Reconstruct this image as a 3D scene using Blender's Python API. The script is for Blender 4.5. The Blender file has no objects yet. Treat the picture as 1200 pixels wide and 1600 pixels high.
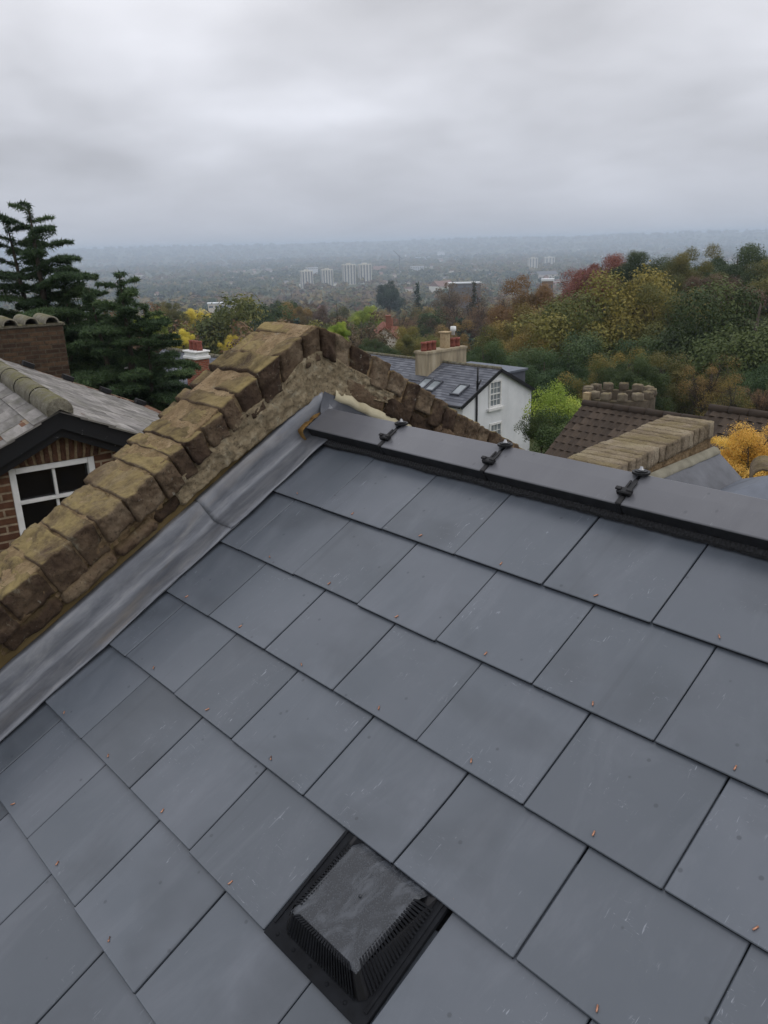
import bpy, math, random
import numpy as np
from mathutils import Vector, Matrix, noise

# ------------------------------------------------------------------ camera, world, light
SC = bpy.context.scene
COL = SC.collection
# camera axes in the world (columns: image right, image down, forward); the camera is the origin, z is up, x runs along the ridge
CW = np.array([[0.68127560, 0.22151188, -0.69770771],
               [0.73157588, -0.23948423, 0.63831342],
               [-0.02569599, -0.94529349, -0.32520751]])
FPX = 1219.63
cam = bpy.data.cameras.new('camera')
cam.sensor_fit = 'VERTICAL'
cam.sensor_height = 32.0
cam.lens = FPX / 1600 * 32.0
cam.clip_start = 0.05
cam.clip_end = 40000
camo = bpy.data.objects.new('camera', cam)
COL.objects.link(camo)
Mw = Matrix.Identity(4)
for r in range(3):
    Mw[r][0], Mw[r][1], Mw[r][2] = CW[r, 0], -CW[r, 1], -CW[r, 2]
camo.matrix_world = Mw
SC.camera = camo

SUN_EL, SUN_AZ = math.radians(48), math.radians(40)     # azimuth from +Y towards +X
world = bpy.data.worlds.new('World')
SC.world = world
world.use_nodes = True
wn, wl = world.node_tree.nodes, world.node_tree.links
wn.clear()


def wnode(t, **kw):
    n = wn.new(t)
    for k, v in kw.items():
        setattr(n, k, v)
    return n


def wmath(op, a, b=None, c=None, clamp=False):
    n = wnode('ShaderNodeMath', operation=op)
    n.use_clamp = clamp
    for i, x in enumerate((a, b, c)):
        if x is None:
            continue
        if isinstance(x, (int, float)):
            n.inputs[i].default_value = x
        else:
            wl.new(x, n.inputs[i])
    return n.outputs[0]


sky = wnode('ShaderNodeTexSky', sky_type='NISHITA', sun_disc=False, sun_elevation=SUN_EL, sun_rotation=SUN_AZ)
sky.air_density, sky.dust_density, sky.ozone_density = 1.0, 6.0, 1.0
tc = wnode('ShaderNodeTexCoord')
sep = wnode('ShaderNodeSeparateXYZ')
wl.new(tc.outputs['Generated'], sep.inputs[0])
zc = wmath('MAXIMUM', sep.outputs['Z'], 0.0)
den = wmath('ADD', zc, 0.24)
px = wmath('DIVIDE', sep.outputs['X'], den)
py = wmath('DIVIDE', sep.outputs['Y'], den)
cmb = wnode('ShaderNodeCombineXYZ')
wl.new(px, cmb.inputs[0])
wl.new(py, cmb.inputs[1])


def cloud_noise(scale, detail, rough, dist, seed):
    m = wnode('ShaderNodeMapping')
    m.inputs['Location'].default_value = (seed, seed * 1.7, seed * .3)
    wl.new(cmb.outputs[0], m.inputs['Vector'])
    n = wnode('ShaderNodeTexNoise')
    n.inputs['Scale'].default_value = scale
    n.inputs['Detail'].default_value = detail
    n.inputs['Roughness'].default_value = rough
    n.inputs['Distortion'].default_value = dist
    wl.new(m.outputs[0], n.inputs['Vector'])
    return n.outputs[0]


n1 = cloud_noise(1.25, 3.5, .5, .25, 3.1)
n2 = cloud_noise(3.4, 4, .5, .3, 11.7)
lay = wmath('ADD', wmath('MULTIPLY', n1, .82), wmath('MULTIPLY', n2, .18))
lay = wmath('MULTIPLY', wmath('SUBTRACT', lay, .5), 1.3)             # about -0.25 .. 0.25
fade = wmath('MULTIPLY', zc, 7.0, clamp=True)                         # clouds melt together towards the horizon
lay = wmath('MULTIPLY', lay, wmath('MULTIPLY_ADD', fade, .75, .25))
base = wmath('MULTIPLY_ADD', zc, 0.85, 0.575)                          # an overcast dome is brighter overhead
val = wmath('MULTIPLY', base, wmath('ADD', lay, 1.0))
ramp = wnode('ShaderNodeMix', data_type='RGBA')
wl.new(wmath('MULTIPLY', zc, 3.5, clamp=True), ramp.inputs['Factor'])
ramp.inputs['A'].default_value = (.94, .98, 1.095, 1)
ramp.inputs['B'].default_value = (.985, .99, 1.045, 1)
cl = wnode('ShaderNodeVectorMath', operation='SCALE')
wl.new(ramp.outputs['Result'], cl.inputs[0])
wl.new(wmath('MULTIPLY', val, 10.0), cl.inputs['Scale'])
mix = wnode('ShaderNodeMix', data_type='RGBA')
mix.inputs['Factor'].default_value = .94                              # cloud cover
wl.new(sky.outputs[0], mix.inputs['A'])
wl.new(cl.outputs[0], mix.inputs['B'])
bg = wnode('ShaderNodeBackground')
bg.inputs['Strength'].default_value = 0.1
wl.new(mix.outputs['Result'], bg.inputs['Color'])
wo = wnode('ShaderNodeOutputWorld')
wl.new(bg.outputs[0], wo.inputs['Surface'])

sun = bpy.data.lights.new('sun', 'SUN')
sun.energy = 0.5
sun.angle = math.radians(40)
sun.color = (1, .96, .9)
suno = bpy.data.objects.new('sun', sun)
COL.objects.link(suno)
sd = Vector((math.sin(SUN_AZ) * math.cos(SUN_EL), math.cos(SUN_AZ) * math.cos(SUN_EL), math.sin(SUN_EL)))
suno.rotation_euler = (-sd).to_track_quat('-Z', 'Y').to_euler()

SC.view_settings.view_transform = 'Standard'
SC.view_settings.look = 'None'
SC.view_settings.exposure = 0.0
SC.view_settings.gamma = 1.0
SC.render.engine = 'CYCLES'
SC.cycles.use_denoising = True
SC.cycles.max_bounces = 6
SC.cycles.diffuse_bounces = 3
SC.cycles.volume_bounces = 4
SC.cycles.transparent_max_bounces = 8

# ------------------------------------------------------------------ helpers


def ray(px_, py_):
    return CW @ np.array([px_ - 600.0, py_ - 800.0, FPX])


def at(px_, py_, d):
    r = ray(px_, py_)
    return Vector(r / np.linalg.norm(r) * d)


def on_x(px_, py_, x):
    r = ray(px_, py_)
    return Vector(r * (x / r[0]))


def on_z(px_, py_, z):
    r = ray(px_, py_)
    return Vector(r * (z / r[2]))


def lin(r, g, b):
    def f(c):
        c /= 255.0
        return c / 12.92 if c <= .04045 else ((c + .055) / 1.055) ** 2.4
    return (f(r), f(g), f(b), 1.0)


def nz(p, s=1.0, o=0.0):
    return noise.noise(Vector((p[0] * s + o, p[1] * s + o * 1.3, p[2] * s - o * .7)))


class MB:
    """collects faces; build() links them as ONE mesh object"""

    def __init__(self):
        self.v, self.f, self.a, self.t, self.s, self.m = [], [], [], [], [], {}

    def add(self, verts, faces, suv=None, tone=0.0, smooth=False):
        b = len(self.v)
        self.v += [tuple(p) for p in verts]
        self.a += [tuple(x) for x in suv] if suv is not None else [(0, 0, 0)] * len(verts)
        self.t += [tone] * len(verts)
        for f in faces:
            self.f.append(tuple(i + b for i in f))
            self.s.append(smooth)
        return b

    def box(self, o, ax, ay, az, x0, x1, y0, y1, z0, z1, tone=0.0, bevel=0.0):
        """box in the frame (o; ax, ay, az); with bevel its edges are chamfered"""
        o, ax, ay, az = Vector(o), Vector(ax), Vector(ay), Vector(az)
        if bevel <= 0:
            P = [(x, y, z) for z in (z0, z1) for y in (y0, y1) for x in (x0, x1)]
            F = [(0, 2, 3, 1), (4, 5, 7, 6), (0, 1, 5, 4), (2, 6, 7, 3), (0, 4, 6, 2), (1, 3, 7, 5)]
        else:
            b = min(bevel, (x1 - x0) * .45, (y1 - y0) * .45, (z1 - z0) * .45)
            P, idx = [], {}
            for k, (sx, sy, sz) in enumerate([(i, j, l) for l in (0, 1) for j in (0, 1) for i in (0, 1)]):
                X, Y, Z = (x0, x1)[sx], (y0, y1)[sy], (z0, z1)[sz]
                dx, dy, dz = (b, -b)[sx], (b, -b)[sy], (b, -b)[sz]
                idx[(sx, sy, sz)] = (len(P), len(P) + 1, len(P) + 2)
                P += [(X, Y + dy, Z + dz), (X + dx, Y, Z + dz), (X + dx, Y + dy, Z)]
            I = lambda i, j, l, c: idx[(i, j, l)][c]
            F = []
            for s in (0, 1):
                q = [I(s, 0, 0, 0), I(s, 1, 0, 0), I(s, 1, 1, 0), I(s, 0, 1, 0)]
                F.append(q if s else q[::-1])
                q = [I(0, s, 0, 1), I(1, s, 0, 1), I(1, s, 1, 1), I(0, s, 1, 1)]
                F.append(q[::-1] if s else q)
                q = [I(0, 0, s, 2), I(1, 0, s, 2), I(1, 1, s, 2), I(0, 1, s, 2)]
                F.append(q if s else q[::-1])
                for t in (0, 1):
                    F.append([I(0, s, t, 1), I(1, s, t, 1), I(1, s, t, 2), I(0, s, t, 2)])
                    F.append([I(s, 0, t, 0), I(s, 1, t, 0), I(s, 1, t, 2), I(s, 0, t, 2)])
                    F.append([I(s, t, 0, 0), I(s, t, 1, 0), I(s, t, 1, 1), I(s, t, 0, 1)])
            for k, q in idx.items():
                F.append(list(q))
        self.add([o + ax * p[0] + ay * p[1] + az * p[2] for p in P], F, [(p[0], p[1], tone * 10) for p in P], tone)

    def tube(self, pts, radii, n=8, tone=0.0, caps=True):
        pts = [Vector(p) for p in pts]
        rings, V = len(pts), []
        for i, p in enumerate(pts):
            d = (pts[min(i + 1, rings - 1)] - pts[max(i - 1, 0)]).normalized()
            u = d.orthogonal().normalized() if abs(d.z) < .95 else Vector((1, 0, 0)).cross(d).normalized()
            w = d.cross(u)
            r = radii[i] if isinstance(radii, (list, tuple)) else radii
            V += [p + (u * math.cos(2 * math.pi * k / n) + w * math.sin(2 * math.pi * k / n)) * r for k in range(n)]
        F = [(i * n + k, i * n + (k + 1) % n, (i + 1) * n + (k + 1) % n, (i + 1) * n + k) for i in range(rings - 1) for k in range(n)]
        if caps:
            F += [tuple(range(n))[::-1], tuple(range((rings - 1) * n, rings * n))]
        self.add(V, F, None, tone, True)

    def prism(self, poly, d, tone=0.0):
        """polygon (list of points) extruded along vector d"""
        n = len(poly)
        poly = [Vector(p) for p in poly]
        d = Vector(d)
        V = poly + [p + d for p in poly]
        F = [tuple(range(n)), tuple(range(2 * n - 1, n - 1, -1))] + [(i, i + n, (i + 1) % n + n, (i + 1) % n) for i in range(n)]
        self.add(V, F, None, tone)

    def build(self, name, mat, parent=None, uvf=None, bevel=0.0, mat2=None):
        o0 = Vector(parent['_o']) if parent is not None and '_o' in parent else Vector((0, 0, 0))
        me = bpy.data.meshes.new(name)
        me.from_pydata([tuple(Vector(p) - o0) for p in self.v], [], self.f)
        A = np.array([uvf(p) for p in self.v] if uvf else self.a, dtype=np.float32).ravel()
        at_ = me.attributes.new('suv', 'FLOAT_VECTOR', 'POINT')
        at_.data.foreach_set('vector', A)
        at_ = me.attributes.new('tone', 'FLOAT', 'POINT')
        at_.data.foreach_set('value', np.array(self.t, dtype=np.float32))
        me.polygons.foreach_set('use_smooth', self.s)
        me.materials.append(mat)
        if self.m:
            me.materials.append(mat2)
            mi = np.zeros(len(self.f), dtype=np.int32)
            mi[list(self.m)] = 1
            me.polygons.foreach_set('material_index', mi)
        me.update()
        ob = bpy.data.objects.new(name, me)
        COL.objects.link(ob)
        if parent is not None:
            ob.parent = parent
            ob['_o'] = tuple(o0)
        if bevel > 0:
            m = ob.modifiers.new('bevel', 'BEVEL')
            m.width, m.segments, m.limit_method = bevel, 2, 'ANGLE'
        return ob


def tag(o, label=None, cat=None, group=None, kind=None):
    for k, v in (('label', label), ('category', cat), ('group', group), ('kind', kind)):
        if v:
            o[k] = v
    return o


def thing(name, loc, label, cat, group=None):
    o = bpy.data.objects.new(name, None)
    o.empty_display_size = .2
    COL.objects.link(o)
    o.location = loc
    o['_o'] = tuple(loc)
    return tag(o, label, cat, group)


# ------------------------------------------------------------------ materials
class NT:
    def __init__(self, name):
        self.m = bpy.data.materials.new(name)
        self.m.use_nodes = True
        self.t = self.m.node_tree
        self.t.nodes.clear()
        self.out = self.t.nodes.new('ShaderNodeOutputMaterial')
        self.b = self.t.nodes.new('ShaderNodeBsdfPrincipled')
        self.link(self.b.outputs[0], self.out.inputs['Surface'])
        self._c = {}

    def link(self, a, b):
        self.t.links.new(a, b)

    def n(self, t, **kw):
        n = self.t.nodes.new(t)
        for k, v in kw.items():
            setattr(n, k, v)
        return n

    def put(self, sock, x):
        if hasattr(x, 'is_output'):
            self.link(x, sock)
        elif isinstance(x, tuple) and len(x) == 3 and sock.type == 'RGBA':
            sock.default_value = (*x, 1)
        else:
            sock.default_value = x

    def coord(self, kind='Object'):
        if kind not in self._c:
            if kind in ('suv', 'tone'):
                a = self.n('ShaderNodeAttribute', attribute_name=kind)
                self._c[kind] = a.outputs['Vector'] if kind == 'suv' else a.outputs['Fac']
            elif kind == 'random':
                self._c[kind] = self.n('ShaderNodeObjectInfo').outputs['Random']
            elif kind == 'normal':
                self._c[kind] = self.n('ShaderNodeNewGeometry').outputs['Normal']
            elif kind == 'position':
                self._c[kind] = self.n('ShaderNodeNewGeometry').outputs['Position']
            else:
                self._c[kind] = self.n('ShaderNodeTexCoord').outputs[kind]
        return self._c[kind]

    def map(self, vec, scale=(1, 1, 1), loc=(0, 0, 0), rot=(0, 0, 0)):
        m = self.n('ShaderNodeMapping')
        m.inputs['Scale'].default_value = scale
        m.inputs['Location'].default_value = loc
        m.inputs['Rotation'].default_value = rot
        self.link(vec, m.inputs['Vector'])
        return m.outputs[0]

    def noise(self, vec, scale, detail=4, rough=.55, dist=0.0, col=False):
        n = self.n('ShaderNodeTexNoise')
        n.inputs['Scale'].default_value = scale
        n.inputs['Detail'].default_value = detail
        n.inputs['Roughness'].default_value = rough
        n.inputs['Distortion'].default_value = dist
        self.link(vec, n.inputs['Vector'])
        return n.outputs[1 if col else 0]

    def voro(self, vec, scale, feature='F1', rnd=1.0):
        n = self.n('ShaderNodeTexVoronoi', feature=feature)
        n.inputs['Scale'].default_value = scale
        n.inputs['Randomness'].default_value = rnd
        self.link(vec, n.inputs['Vector'])
        return n.outputs['Distance']

    def ramp(self, x, stops, interp='LINEAR'):
        r = self.n('ShaderNodeValToRGB')
        e = r.color_ramp
        e.interpolation = interp
        while len(e.elements) < len(stops):
            e.elements.new(.5)
        for el, (p, c) in zip(e.elements, stops):
            el.position = p
            el.color = c if isinstance(c, tuple) and len(c) == 4 else ((*c, 1) if isinstance(c, tuple) else (c, c, c, 1))
        self.link(x, r.inputs[0])
        return r.outputs[0]

    def math(self, op, a, b=0.0, c=None, clamp=False):
        n = self.n('ShaderNodeMath', operation=op)
        n.use_clamp = clamp
        self.put(n.inputs[0], a)
        self.put(n.inputs[1], b)
        if c is not None:
            self.put(n.inputs[2], c)
        return n.outputs[0]

    def mix(self, f, a, b, mode='MIX'):
        n = self.n('ShaderNodeMix', data_type='RGBA', blend_type=mode)
        self.put(n.inputs['Factor'], f)
        self.put(n.inputs['A'], a)
        self.put(n.inputs['B'], b)
        return n.outputs['Result']

    def bump(self, h, strength=.3, dist=.01, prev=None):
        b = self.n('ShaderNodeBump')
        b.inputs['Strength'].default_value = strength
        b.inputs['Distance'].default_value = dist
        self.link(h, b.inputs['Height'])
        if prev is not None:
            self.link(prev, b.inputs['Normal'])
        return b.outputs[0]

    def done(self, col, rough=.7, normal=None, spec=.4, metal=0.0):
        self.put(self.b.inputs['Base Color'], col)
        self.put(self.b.inputs['Roughness'], rough)
        self.put(self.b.inputs['Specular IOR Level'], spec)
        self.put(self.b.inputs['Metallic'], metal)
        if normal is not None:
            self.link(normal, self.b.inputs['Normal'])
        return self.m


def grey(v):
    return (v, v, v, 1)


def simple(name, c1, c2, scale=6, rough=.7, bump=.2, bdist=.004, spec=.4, metal=0.0, c3=None, detail=5, coord='Object', stretch=(1, 1, 1)):
    k = NT(name)
    v = k.map(k.coord(coord), stretch)
    f = k.noise(v, scale, detail, .6)
    st = [(.3, c1), (.7, c2)] if c3 is None else [(.28, c1), (.5, c2), (.72, c3)]
    col = k.ramp(f, st)
    nb = k.bump(k.noise(v, scale * 6, 4, .6), bump, bdist) if bump else None
    return k.done(col, rough, nb, spec, metal)


def slate_mat(name, c0, c1, scuff, amt=1.0, rough=.42, spec=.45):
    k = NT(name)
    s = k.coord('suv')
    tone = k.coord('tone')
    big = k.noise(k.map(s, (1, 1, 1)), 3.2, 4, .6)
    col = k.mix(k.ramp(big, [(.3, 0.0), (.75, 1.0)]), c0, c1)
    col = k.mix(k.math('MULTIPLY', tone, .6), col, tuple(x * .70 for x in c0[:3]) + (1,))
    # cloudy lighter riven patches, long along the grain
    riv = k.noise(k.map(s, (7, 2.2, 1), rot=(0, 0, .35)), 1.0, 7, .68, .6)
    col = k.mix(k.math('MULTIPLY', k.ramp(riv, [(.5, 0.0), (.78, 1.0)]), .15 * amt), col, scuff)
    # dark damp marks
    dmp = k.noise(k.map(s, (2.1, 3.0, 1), loc=(4, 9, 2)), 1.3, 4, .5, .3)
    col = k.mix(k.math('MULTIPLY', k.ramp(dmp, [(.54, 0.0), (.72, 1.0)]), .42 * amt), col, tuple(x * .5 for x in c0[:3]) + (1,))
    # fine pale scratches, only inside some patches
    a = k.noise(k.map(s, (24, 210, 9), rot=(0, 0, .75)), 1.0, 3, .55, 2.5)
    b = k.noise(k.map(s, (170, 26, 9), rot=(0, 0, .4)), 1.0, 2, .5, 1.2)
    w = k.ramp(k.noise(k.map(s, (1, 1, 1), loc=(7, 3, 5)), 5.5, 3, .6), [(.52, 0.0), (.64, 1.0)])
    scr = k.math('MULTIPLY', k.math('MAXIMUM', k.ramp(a, [(.67, 0.0), (.73, 1.0)]), k.ramp(b, [(.67, 0.0), (.74, 1.0)])), w)
    col = k.mix(k.math('MULTIPLY', scr, .38 * amt), col, tuple(min(1, x * 1.5) for x in scuff[:3]) + (1,))
    # small dark specks
    sp = k.voro(k.map(s, (1, 1, 1)), 16, 'F1')
    col = k.mix(k.math('MULTIPLY', k.ramp(sp, [(.055, 1.0), (.085, 0.0)]), .45 * amt), col, tuple(x * .4 for x in c0[:3]) + (1,))
    # vertical trickle stains
    st = k.noise(k.map(s, (19, .55, 1), loc=(0, 2, 0)), 1.0, 3, .5)
    col = k.mix(k.math('MULTIPLY', k.ramp(st, [(.66, 0.0), (.70, 1.0)]), .16 * amt), col, tuple(x * .45 for x in c0[:3]) + (1,))
    ro = k.math('ADD', k.math('MULTIPLY', k.math('SUBTRACT', riv, .5), .22), rough)
    h = k.math('ADD', k.math('MULTIPLY', riv, .7), k.math('MULTIPLY', k.noise(s, 60, 4, .6), .10))
    return k.done(col, ro, k.bump(h, .22, .004), spec)


def stone_mat(name, stops, moss=0.6, lichen=.35, scale=9.0, mosscol=lin(134, 122, 56)):
    k = NT(name)
    p = k.coord('Object')
    tone = k.coord('tone')
    n = k.noise(p, scale, 7, .68, .3)
    col = k.ramp(k.math('ADD', k.math('MULTIPLY', n, .75), k.math('MULTIPLY', tone, .28)), stops)
    # gritty dark pits
    g = k.noise(p, 95, 4, .6)
    col = k.mix(k.math('MULTIPLY', k.ramp(g, [(.30, 1.0), (.44, 0.0)]), .65), col, lin(34, 29, 25))
    # pale lichen and mortar smears
    l = k.noise(p, 15, 8, .72, .8)
    col = k.mix(k.math('MULTIPLY', k.ramp(l, [(.60, 0.0), (.68, 1.0)]), lichen), col, lin(150, 143, 122))
    sp = k.noise(p, 34, 5, .75, .6)
    col = k.mix(k.math('MULTIPLY', k.ramp(sp, [(.645, 0.0), (.68, 1.0)]), lichen * 1.1, clamp=True), col, lin(168, 164, 150))
    # moss sits on what faces up
    sx = k.n('ShaderNodeSeparateXYZ')
    k.link(k.coord('normal'), sx.inputs[0])
    upw = k.ramp(sx.outputs[2], [(.45, 0.0), (.85, 1.0)])
    mo = k.noise(p, 5.5, 7, .7, .5)
    mf = k.math('MULTIPLY', k.math('MULTIPLY', k.ramp(mo, [(.38, 0.0), (.56, 1.0)]), upw), k.math('MULTIPLY', k.ramp(k.noise(p, 2.3, 3, .5), [(.30, .35), (.50, 1.0)]), moss))
    mossc = k.mix(k.noise(p, 40, 4, .6), mosscol, tuple(x * .55 for x in mosscol[:3]) + (1,))
    col = k.mix(mf, col, mossc)
    h = k.math('ADD', k.math('ADD', k.noise(p, 38, 9, .75), k.math('MULTIPLY', k.voro(p, 42), .35)), k.math('MULTIPLY', mf, .4))
    return k.done(col, .92, k.bump(h, 1.0, .022), .2)


def brick_mat(name, c1, c2, mortar, bw=.225, bh=.075, ms=.011, vary=.5):
    k = NT(name)
    s = k.coord('suv')
    wob = k.noise(s, 9, 2, .5, 0, True)
    vm = k.n('ShaderNodeVectorMath', operation='MULTIPLY_ADD')
    k.link(wob, vm.inputs[0])
    vm.inputs[1].default_value = (.012, .012, 0)
    k.link(s, vm.inputs[2])
    b = k.n('ShaderNodeTexBrick')
    b.offset = .5
    b.inputs['Scale'].default_value = 1.0
    b.inputs['Brick Width'].default_value = bw
    b.inputs['Row Height'].default_value = bh
    b.inputs['Mortar Size'].default_value = ms
    b.inputs['Mortar Smooth'].default_value = .25
    b.inputs['Bias'].default_value = 0
    b.inputs['Color1'].default_value = c1
    b.inputs['Color2'].default_value = c2
    b.inputs['Mortar'].default_value = mortar
    k.link(vm.outputs[0], b.inputs['Vector'])
    n = k.noise(s, 14, 6, .65)
    col = k.mix(k.math('MULTIPLY', k.ramp(n, [(.35, 1.0), (.6, 0.0)]), vary), b.outputs[0], tuple(x * .38 for x in c1[:3]) + (1,))
    n2 = k.noise(s, 2.0, 4, .6)
    col = k.mix(k.math('MULTIPLY', k.ramp(n2, [(.5, 0.0), (.8, 1.0)]), .3), col, tuple(x * .5 for x in c1[:3]) + (1,))
    h = k.math('SUBTRACT', k.math('MULTIPLY', k.noise(s, 70, 4, .6), .3), b.outputs[1])
    return k.done(col, .9, k.bump(h, .7, .008), .2)


def leaf_mat(name, cols):
    k = NT(name)
    t = k.coord('tone')
    r = k.coord('random')
    n = len(cols)
    c = k.ramp(t, [(i / max(1, n - 1), col) for i, col in enumerate(cols)])
    hs = k.n('ShaderNodeHueSaturation')
    k.put(hs.inputs['Hue'], k.math('MULTIPLY_ADD', r, .03, .485))
    k.put(hs.inputs['Value'], k.math('MULTIPLY_ADD', r, .35, .82))
    hs.inputs['Saturation'].default_value = .92
    k.link(c, hs.inputs['Color'])
    k.done(hs.outputs[0], .62, None, .25)
    tr = k.n('ShaderNodeBsdfTranslucent')
    k.link(hs.outputs[0], tr.inputs['Color'])
    mx = k.n('ShaderNodeMixShader')
    mx.inputs[0].default_value = .25
    k.link(k.b.outputs[0], mx.inputs[1])
    k.link(tr.outputs[0], mx.inputs[2])
    k.link(mx.outputs[0], k.out.inputs['Surface'])
    return k.m


M = {}
M['slate'] = slate_mat('new_slate', lin(82, 89, 97), lin(95, 100, 108), lin(138, 142, 150), 1.3, .33, .55)
M['ridge'] = slate_mat('ridge_tile_grey', lin(90, 91, 96), lin(104, 105, 109), lin(134, 135, 137), .9, .36, .5)
M['lead'] = None
M['edge_shade'] = simple('dark_edge_shade', lin(26, 27, 30), lin(42, 43, 47), 30, .75, .3, .002, .3)  # near-black: shadow line painted on slate tails; dark body plus shade on ridge lips
k = NT('lead_sheet')
s = k.coord('suv')
n = k.noise(k.map(s, (24, 4.2, 1)), 1.0, 9, .7, .55)
col = k.ramp(n, [(.28, lin(90, 93, 99)), (.45, lin(106, 109, 115)), (.6, lin(124, 126, 130)), (.78, lin(154, 152, 149))])
n2 = k.noise(k.map(s, (5, 1.0, 1), loc=(3, 1, 0)), 1.4, 5, .6, .5)
col = k.mix(k.math('MULTIPLY', k.ramp(n2, [(.55, 0.0), (.72, 1.0)]), .45), col, lin(140, 126, 104))
col = k.mix(k.math('MULTIPLY', k.ramp(k.noise(s, 9, 5, .6), [(.52, 0.0), (.75, 1.0)]), .5), col, lin(84, 86, 93))
M['lead'] = k.done(col, k.math('MULTIPLY_ADD', n, .3, .28), k.bump(k.noise(k.map(s, (14, 9, 1)), 1, 6, .6), .45, .008), .5, .35)
M['dark_lead'] = simple('weathered_lead', lin(56, 58, 64), lin(92, 95, 102), 5, .5, .3, .004, .4, .2, stretch=(1, 1, 1))
M['black'] = simple('black_plastic', lin(16, 16, 18), lin(26, 26, 29), 20, .5, .1, .001, .35)
M['rubber'] = simple('black_mesh', lin(14, 14, 15), lin(52, 53, 56), 160, .7, .5, .003, .3)
M['steel'] = simple('bright_steel', lin(130, 132, 135), lin(165, 166, 168), 30, .3, 0, .001, .5, .9)
M['copper'] = simple('copper', lin(150, 98, 76), lin(196, 150, 124), 90, .4, 0, .001, .5, .55)
k = NT('wet_black_plastic')
s = k.coord('suv')
film = k.noise(k.map(s, (26, 13, 1), rot=(0, 0, .35)), 1.0, 7, .7, 1.2)
drop = k.voro(s, 270)
dm = k.ramp(drop, [(.32, 1.0), (.46, 0.0)])
ff = k.ramp(film, [(.50, 0.0), (.64, 1.0)])
col = k.mix(ff, lin(40, 43, 48), lin(66, 70, 76))
col = k.mix(k.math('MULTIPLY', k.math('MULTIPLY', dm, k.math('SUBTRACT', 1.0, ff)), .5), col, lin(78, 83, 89))
M['vent_top'] = k.done(col, k.mix(ff, grey(.34), grey(.2)), k.bump(k.math('MULTIPLY', dm, k.math('SUBTRACT', 1.0, ff)), .5, .0015), .5)
M['vent'] = simple('vent_black', lin(18, 19, 22), lin(30, 32, 36), 30, .7, .25, .001, .15)
M['coping'] = stone_mat('coping_stone', [(.24, lin(44, 35, 30)), (.42, lin(76, 61, 50)), (.58, lin(108, 91, 73)), (.78, lin(150, 134, 112))], .85, .6, 11, lin(186, 166, 112))
M['corbel'] = stone_mat('corbel_stone', [(.25, lin(50, 40, 33)), (.45, lin(84, 68, 54)), (.62, lin(114, 95, 76)), (.8, lin(146, 130, 106))], .15, .5)
M['mortar'] = stone_mat('sandy_mortar', [(.25, lin(104, 86, 65)), (.45, lin(150, 127, 97)), (.6, lin(182, 160, 126)), (.8, lin(204, 190, 162))], .2, .5, 14)
M['roughcast'] = stone_mat('grey_roughcast', [(.22, lin(118, 104, 82)), (.40, lin(160, 145, 118)), (.55, lin(190, 180, 156)), (.75, lin(216, 212, 200))], .2, .8, 26)
M['render'] = simple('damp_brown_render', lin(70, 58, 34), lin(104, 88, 58), 4, .85, .4, .004, .2, c3=lin(118, 104, 76))
M['cream'] = simple('cream_mortar', lin(140, 132, 108), lin(182, 174, 148), 7, .85, .5, .004, .2, c3=lin(166, 156, 128))
M['ochre'] = simple('ochre_bedding_mortar', lin(98, 74, 40), lin(150, 118, 70), 18, .9, .7, .006, .2)
M['brick'] = brick_mat('brown_brick', lin(86, 58, 44), lin(112, 80, 60), lin(150, 134, 112))
M['brick_soot'] = brick_mat('sooty_brick', lin(66, 52, 42), lin(96, 76, 58), lin(84, 76, 64))
M['arch'] = stone_mat('arch_brick', [(.25, lin(56, 38, 30)), (.5, lin(92, 66, 52)), (.8, lin(124, 92, 70))], 0, .12)
M['arch_mortar'] = simple('lime_mortar', lin(104, 90, 70), lin(142, 124, 98), 30, .9, .4, .003, .2)
M['black_paint'] = None
k = NT('flaking_black_paint')
p = k.coord('Object')
f = k.ramp(k.noise(k.map(p, (1, 1, 2)), 14, 6, .7, .4), [(.66, 0.0), (.70, 1.0)])
M['black_paint'] = k.done(k.mix(f, lin(20, 21, 24), lin(150, 150, 150)), .55, k.bump(f, .3, .002), .4)
M['white_paint'] = simple('white_paint', lin(205, 205, 202), lin(228, 228, 226), 8, .5, .15, .002, .4)
k = NT('white_render')
p = k.coord('Object')
n = k.noise(k.map(p, (2.2, 2.2, .22)), 1, 6, .6)
n2 = k.noise(p, .7, 5, .6)
col = k.mix(k.ramp(n, [(.5, 0.0), (.8, .22)]), k.ramp(n2, [(.3, lin(208, 211, 213)), (.7, lin(230, 232, 233))]), lin(166, 168, 164))
M['white_wall'] = k.done(col, .85, k.bump(k.noise(p, 12, 4, .6), .3, .006), .2)
M['glass'] = simple('dark_glass', lin(10, 12, 15), lin(18, 20, 24), 1, .06, 0, .001, .6)
M['lit_glass'] = simple('pale_glass', lin(110, 117, 122), lin(142, 149, 152), 1.2, .1, 0, .001, .6)
M['old_tile'] = None
k = NT('mossy_grey_tile')
s = k.coord('suv')
n = k.noise(k.map(s, (2.2, 9, 1)), 1, 7, .65, .3)
col = k.ramp(k.math('ADD', k.math('MULTIPLY', n, .8), k.math('MULTIPLY', k.coord('tone'), .22)), [(.28, lin(78, 75, 72)), (.45, lin(110, 107, 103)), (.6, lin(134, 130, 126)), (.8, lin(162, 158, 153))])
col = k.mix(k.math('MULTIPLY', k.ramp(k.noise(s, 2.6, 7, .7), [(.5, 0.0), (.68, 1.0)]), .5), col, lin(92, 92, 70))
M['old_tile'] = k.done(col, .88, k.bump(k.noise(s, 40, 5, .7), .5, .006), .25)
M['ridge_old'] = stone_mat('mossy_ridge_tile', [(.25, lin(88, 82, 70)), (.5, lin(126, 122, 108)), (.8, lin(156, 152, 140))], .75, .25, 9, lin(120, 116, 70))
k = NT('old_grey_slate')
s = k.coord('suv')
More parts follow.
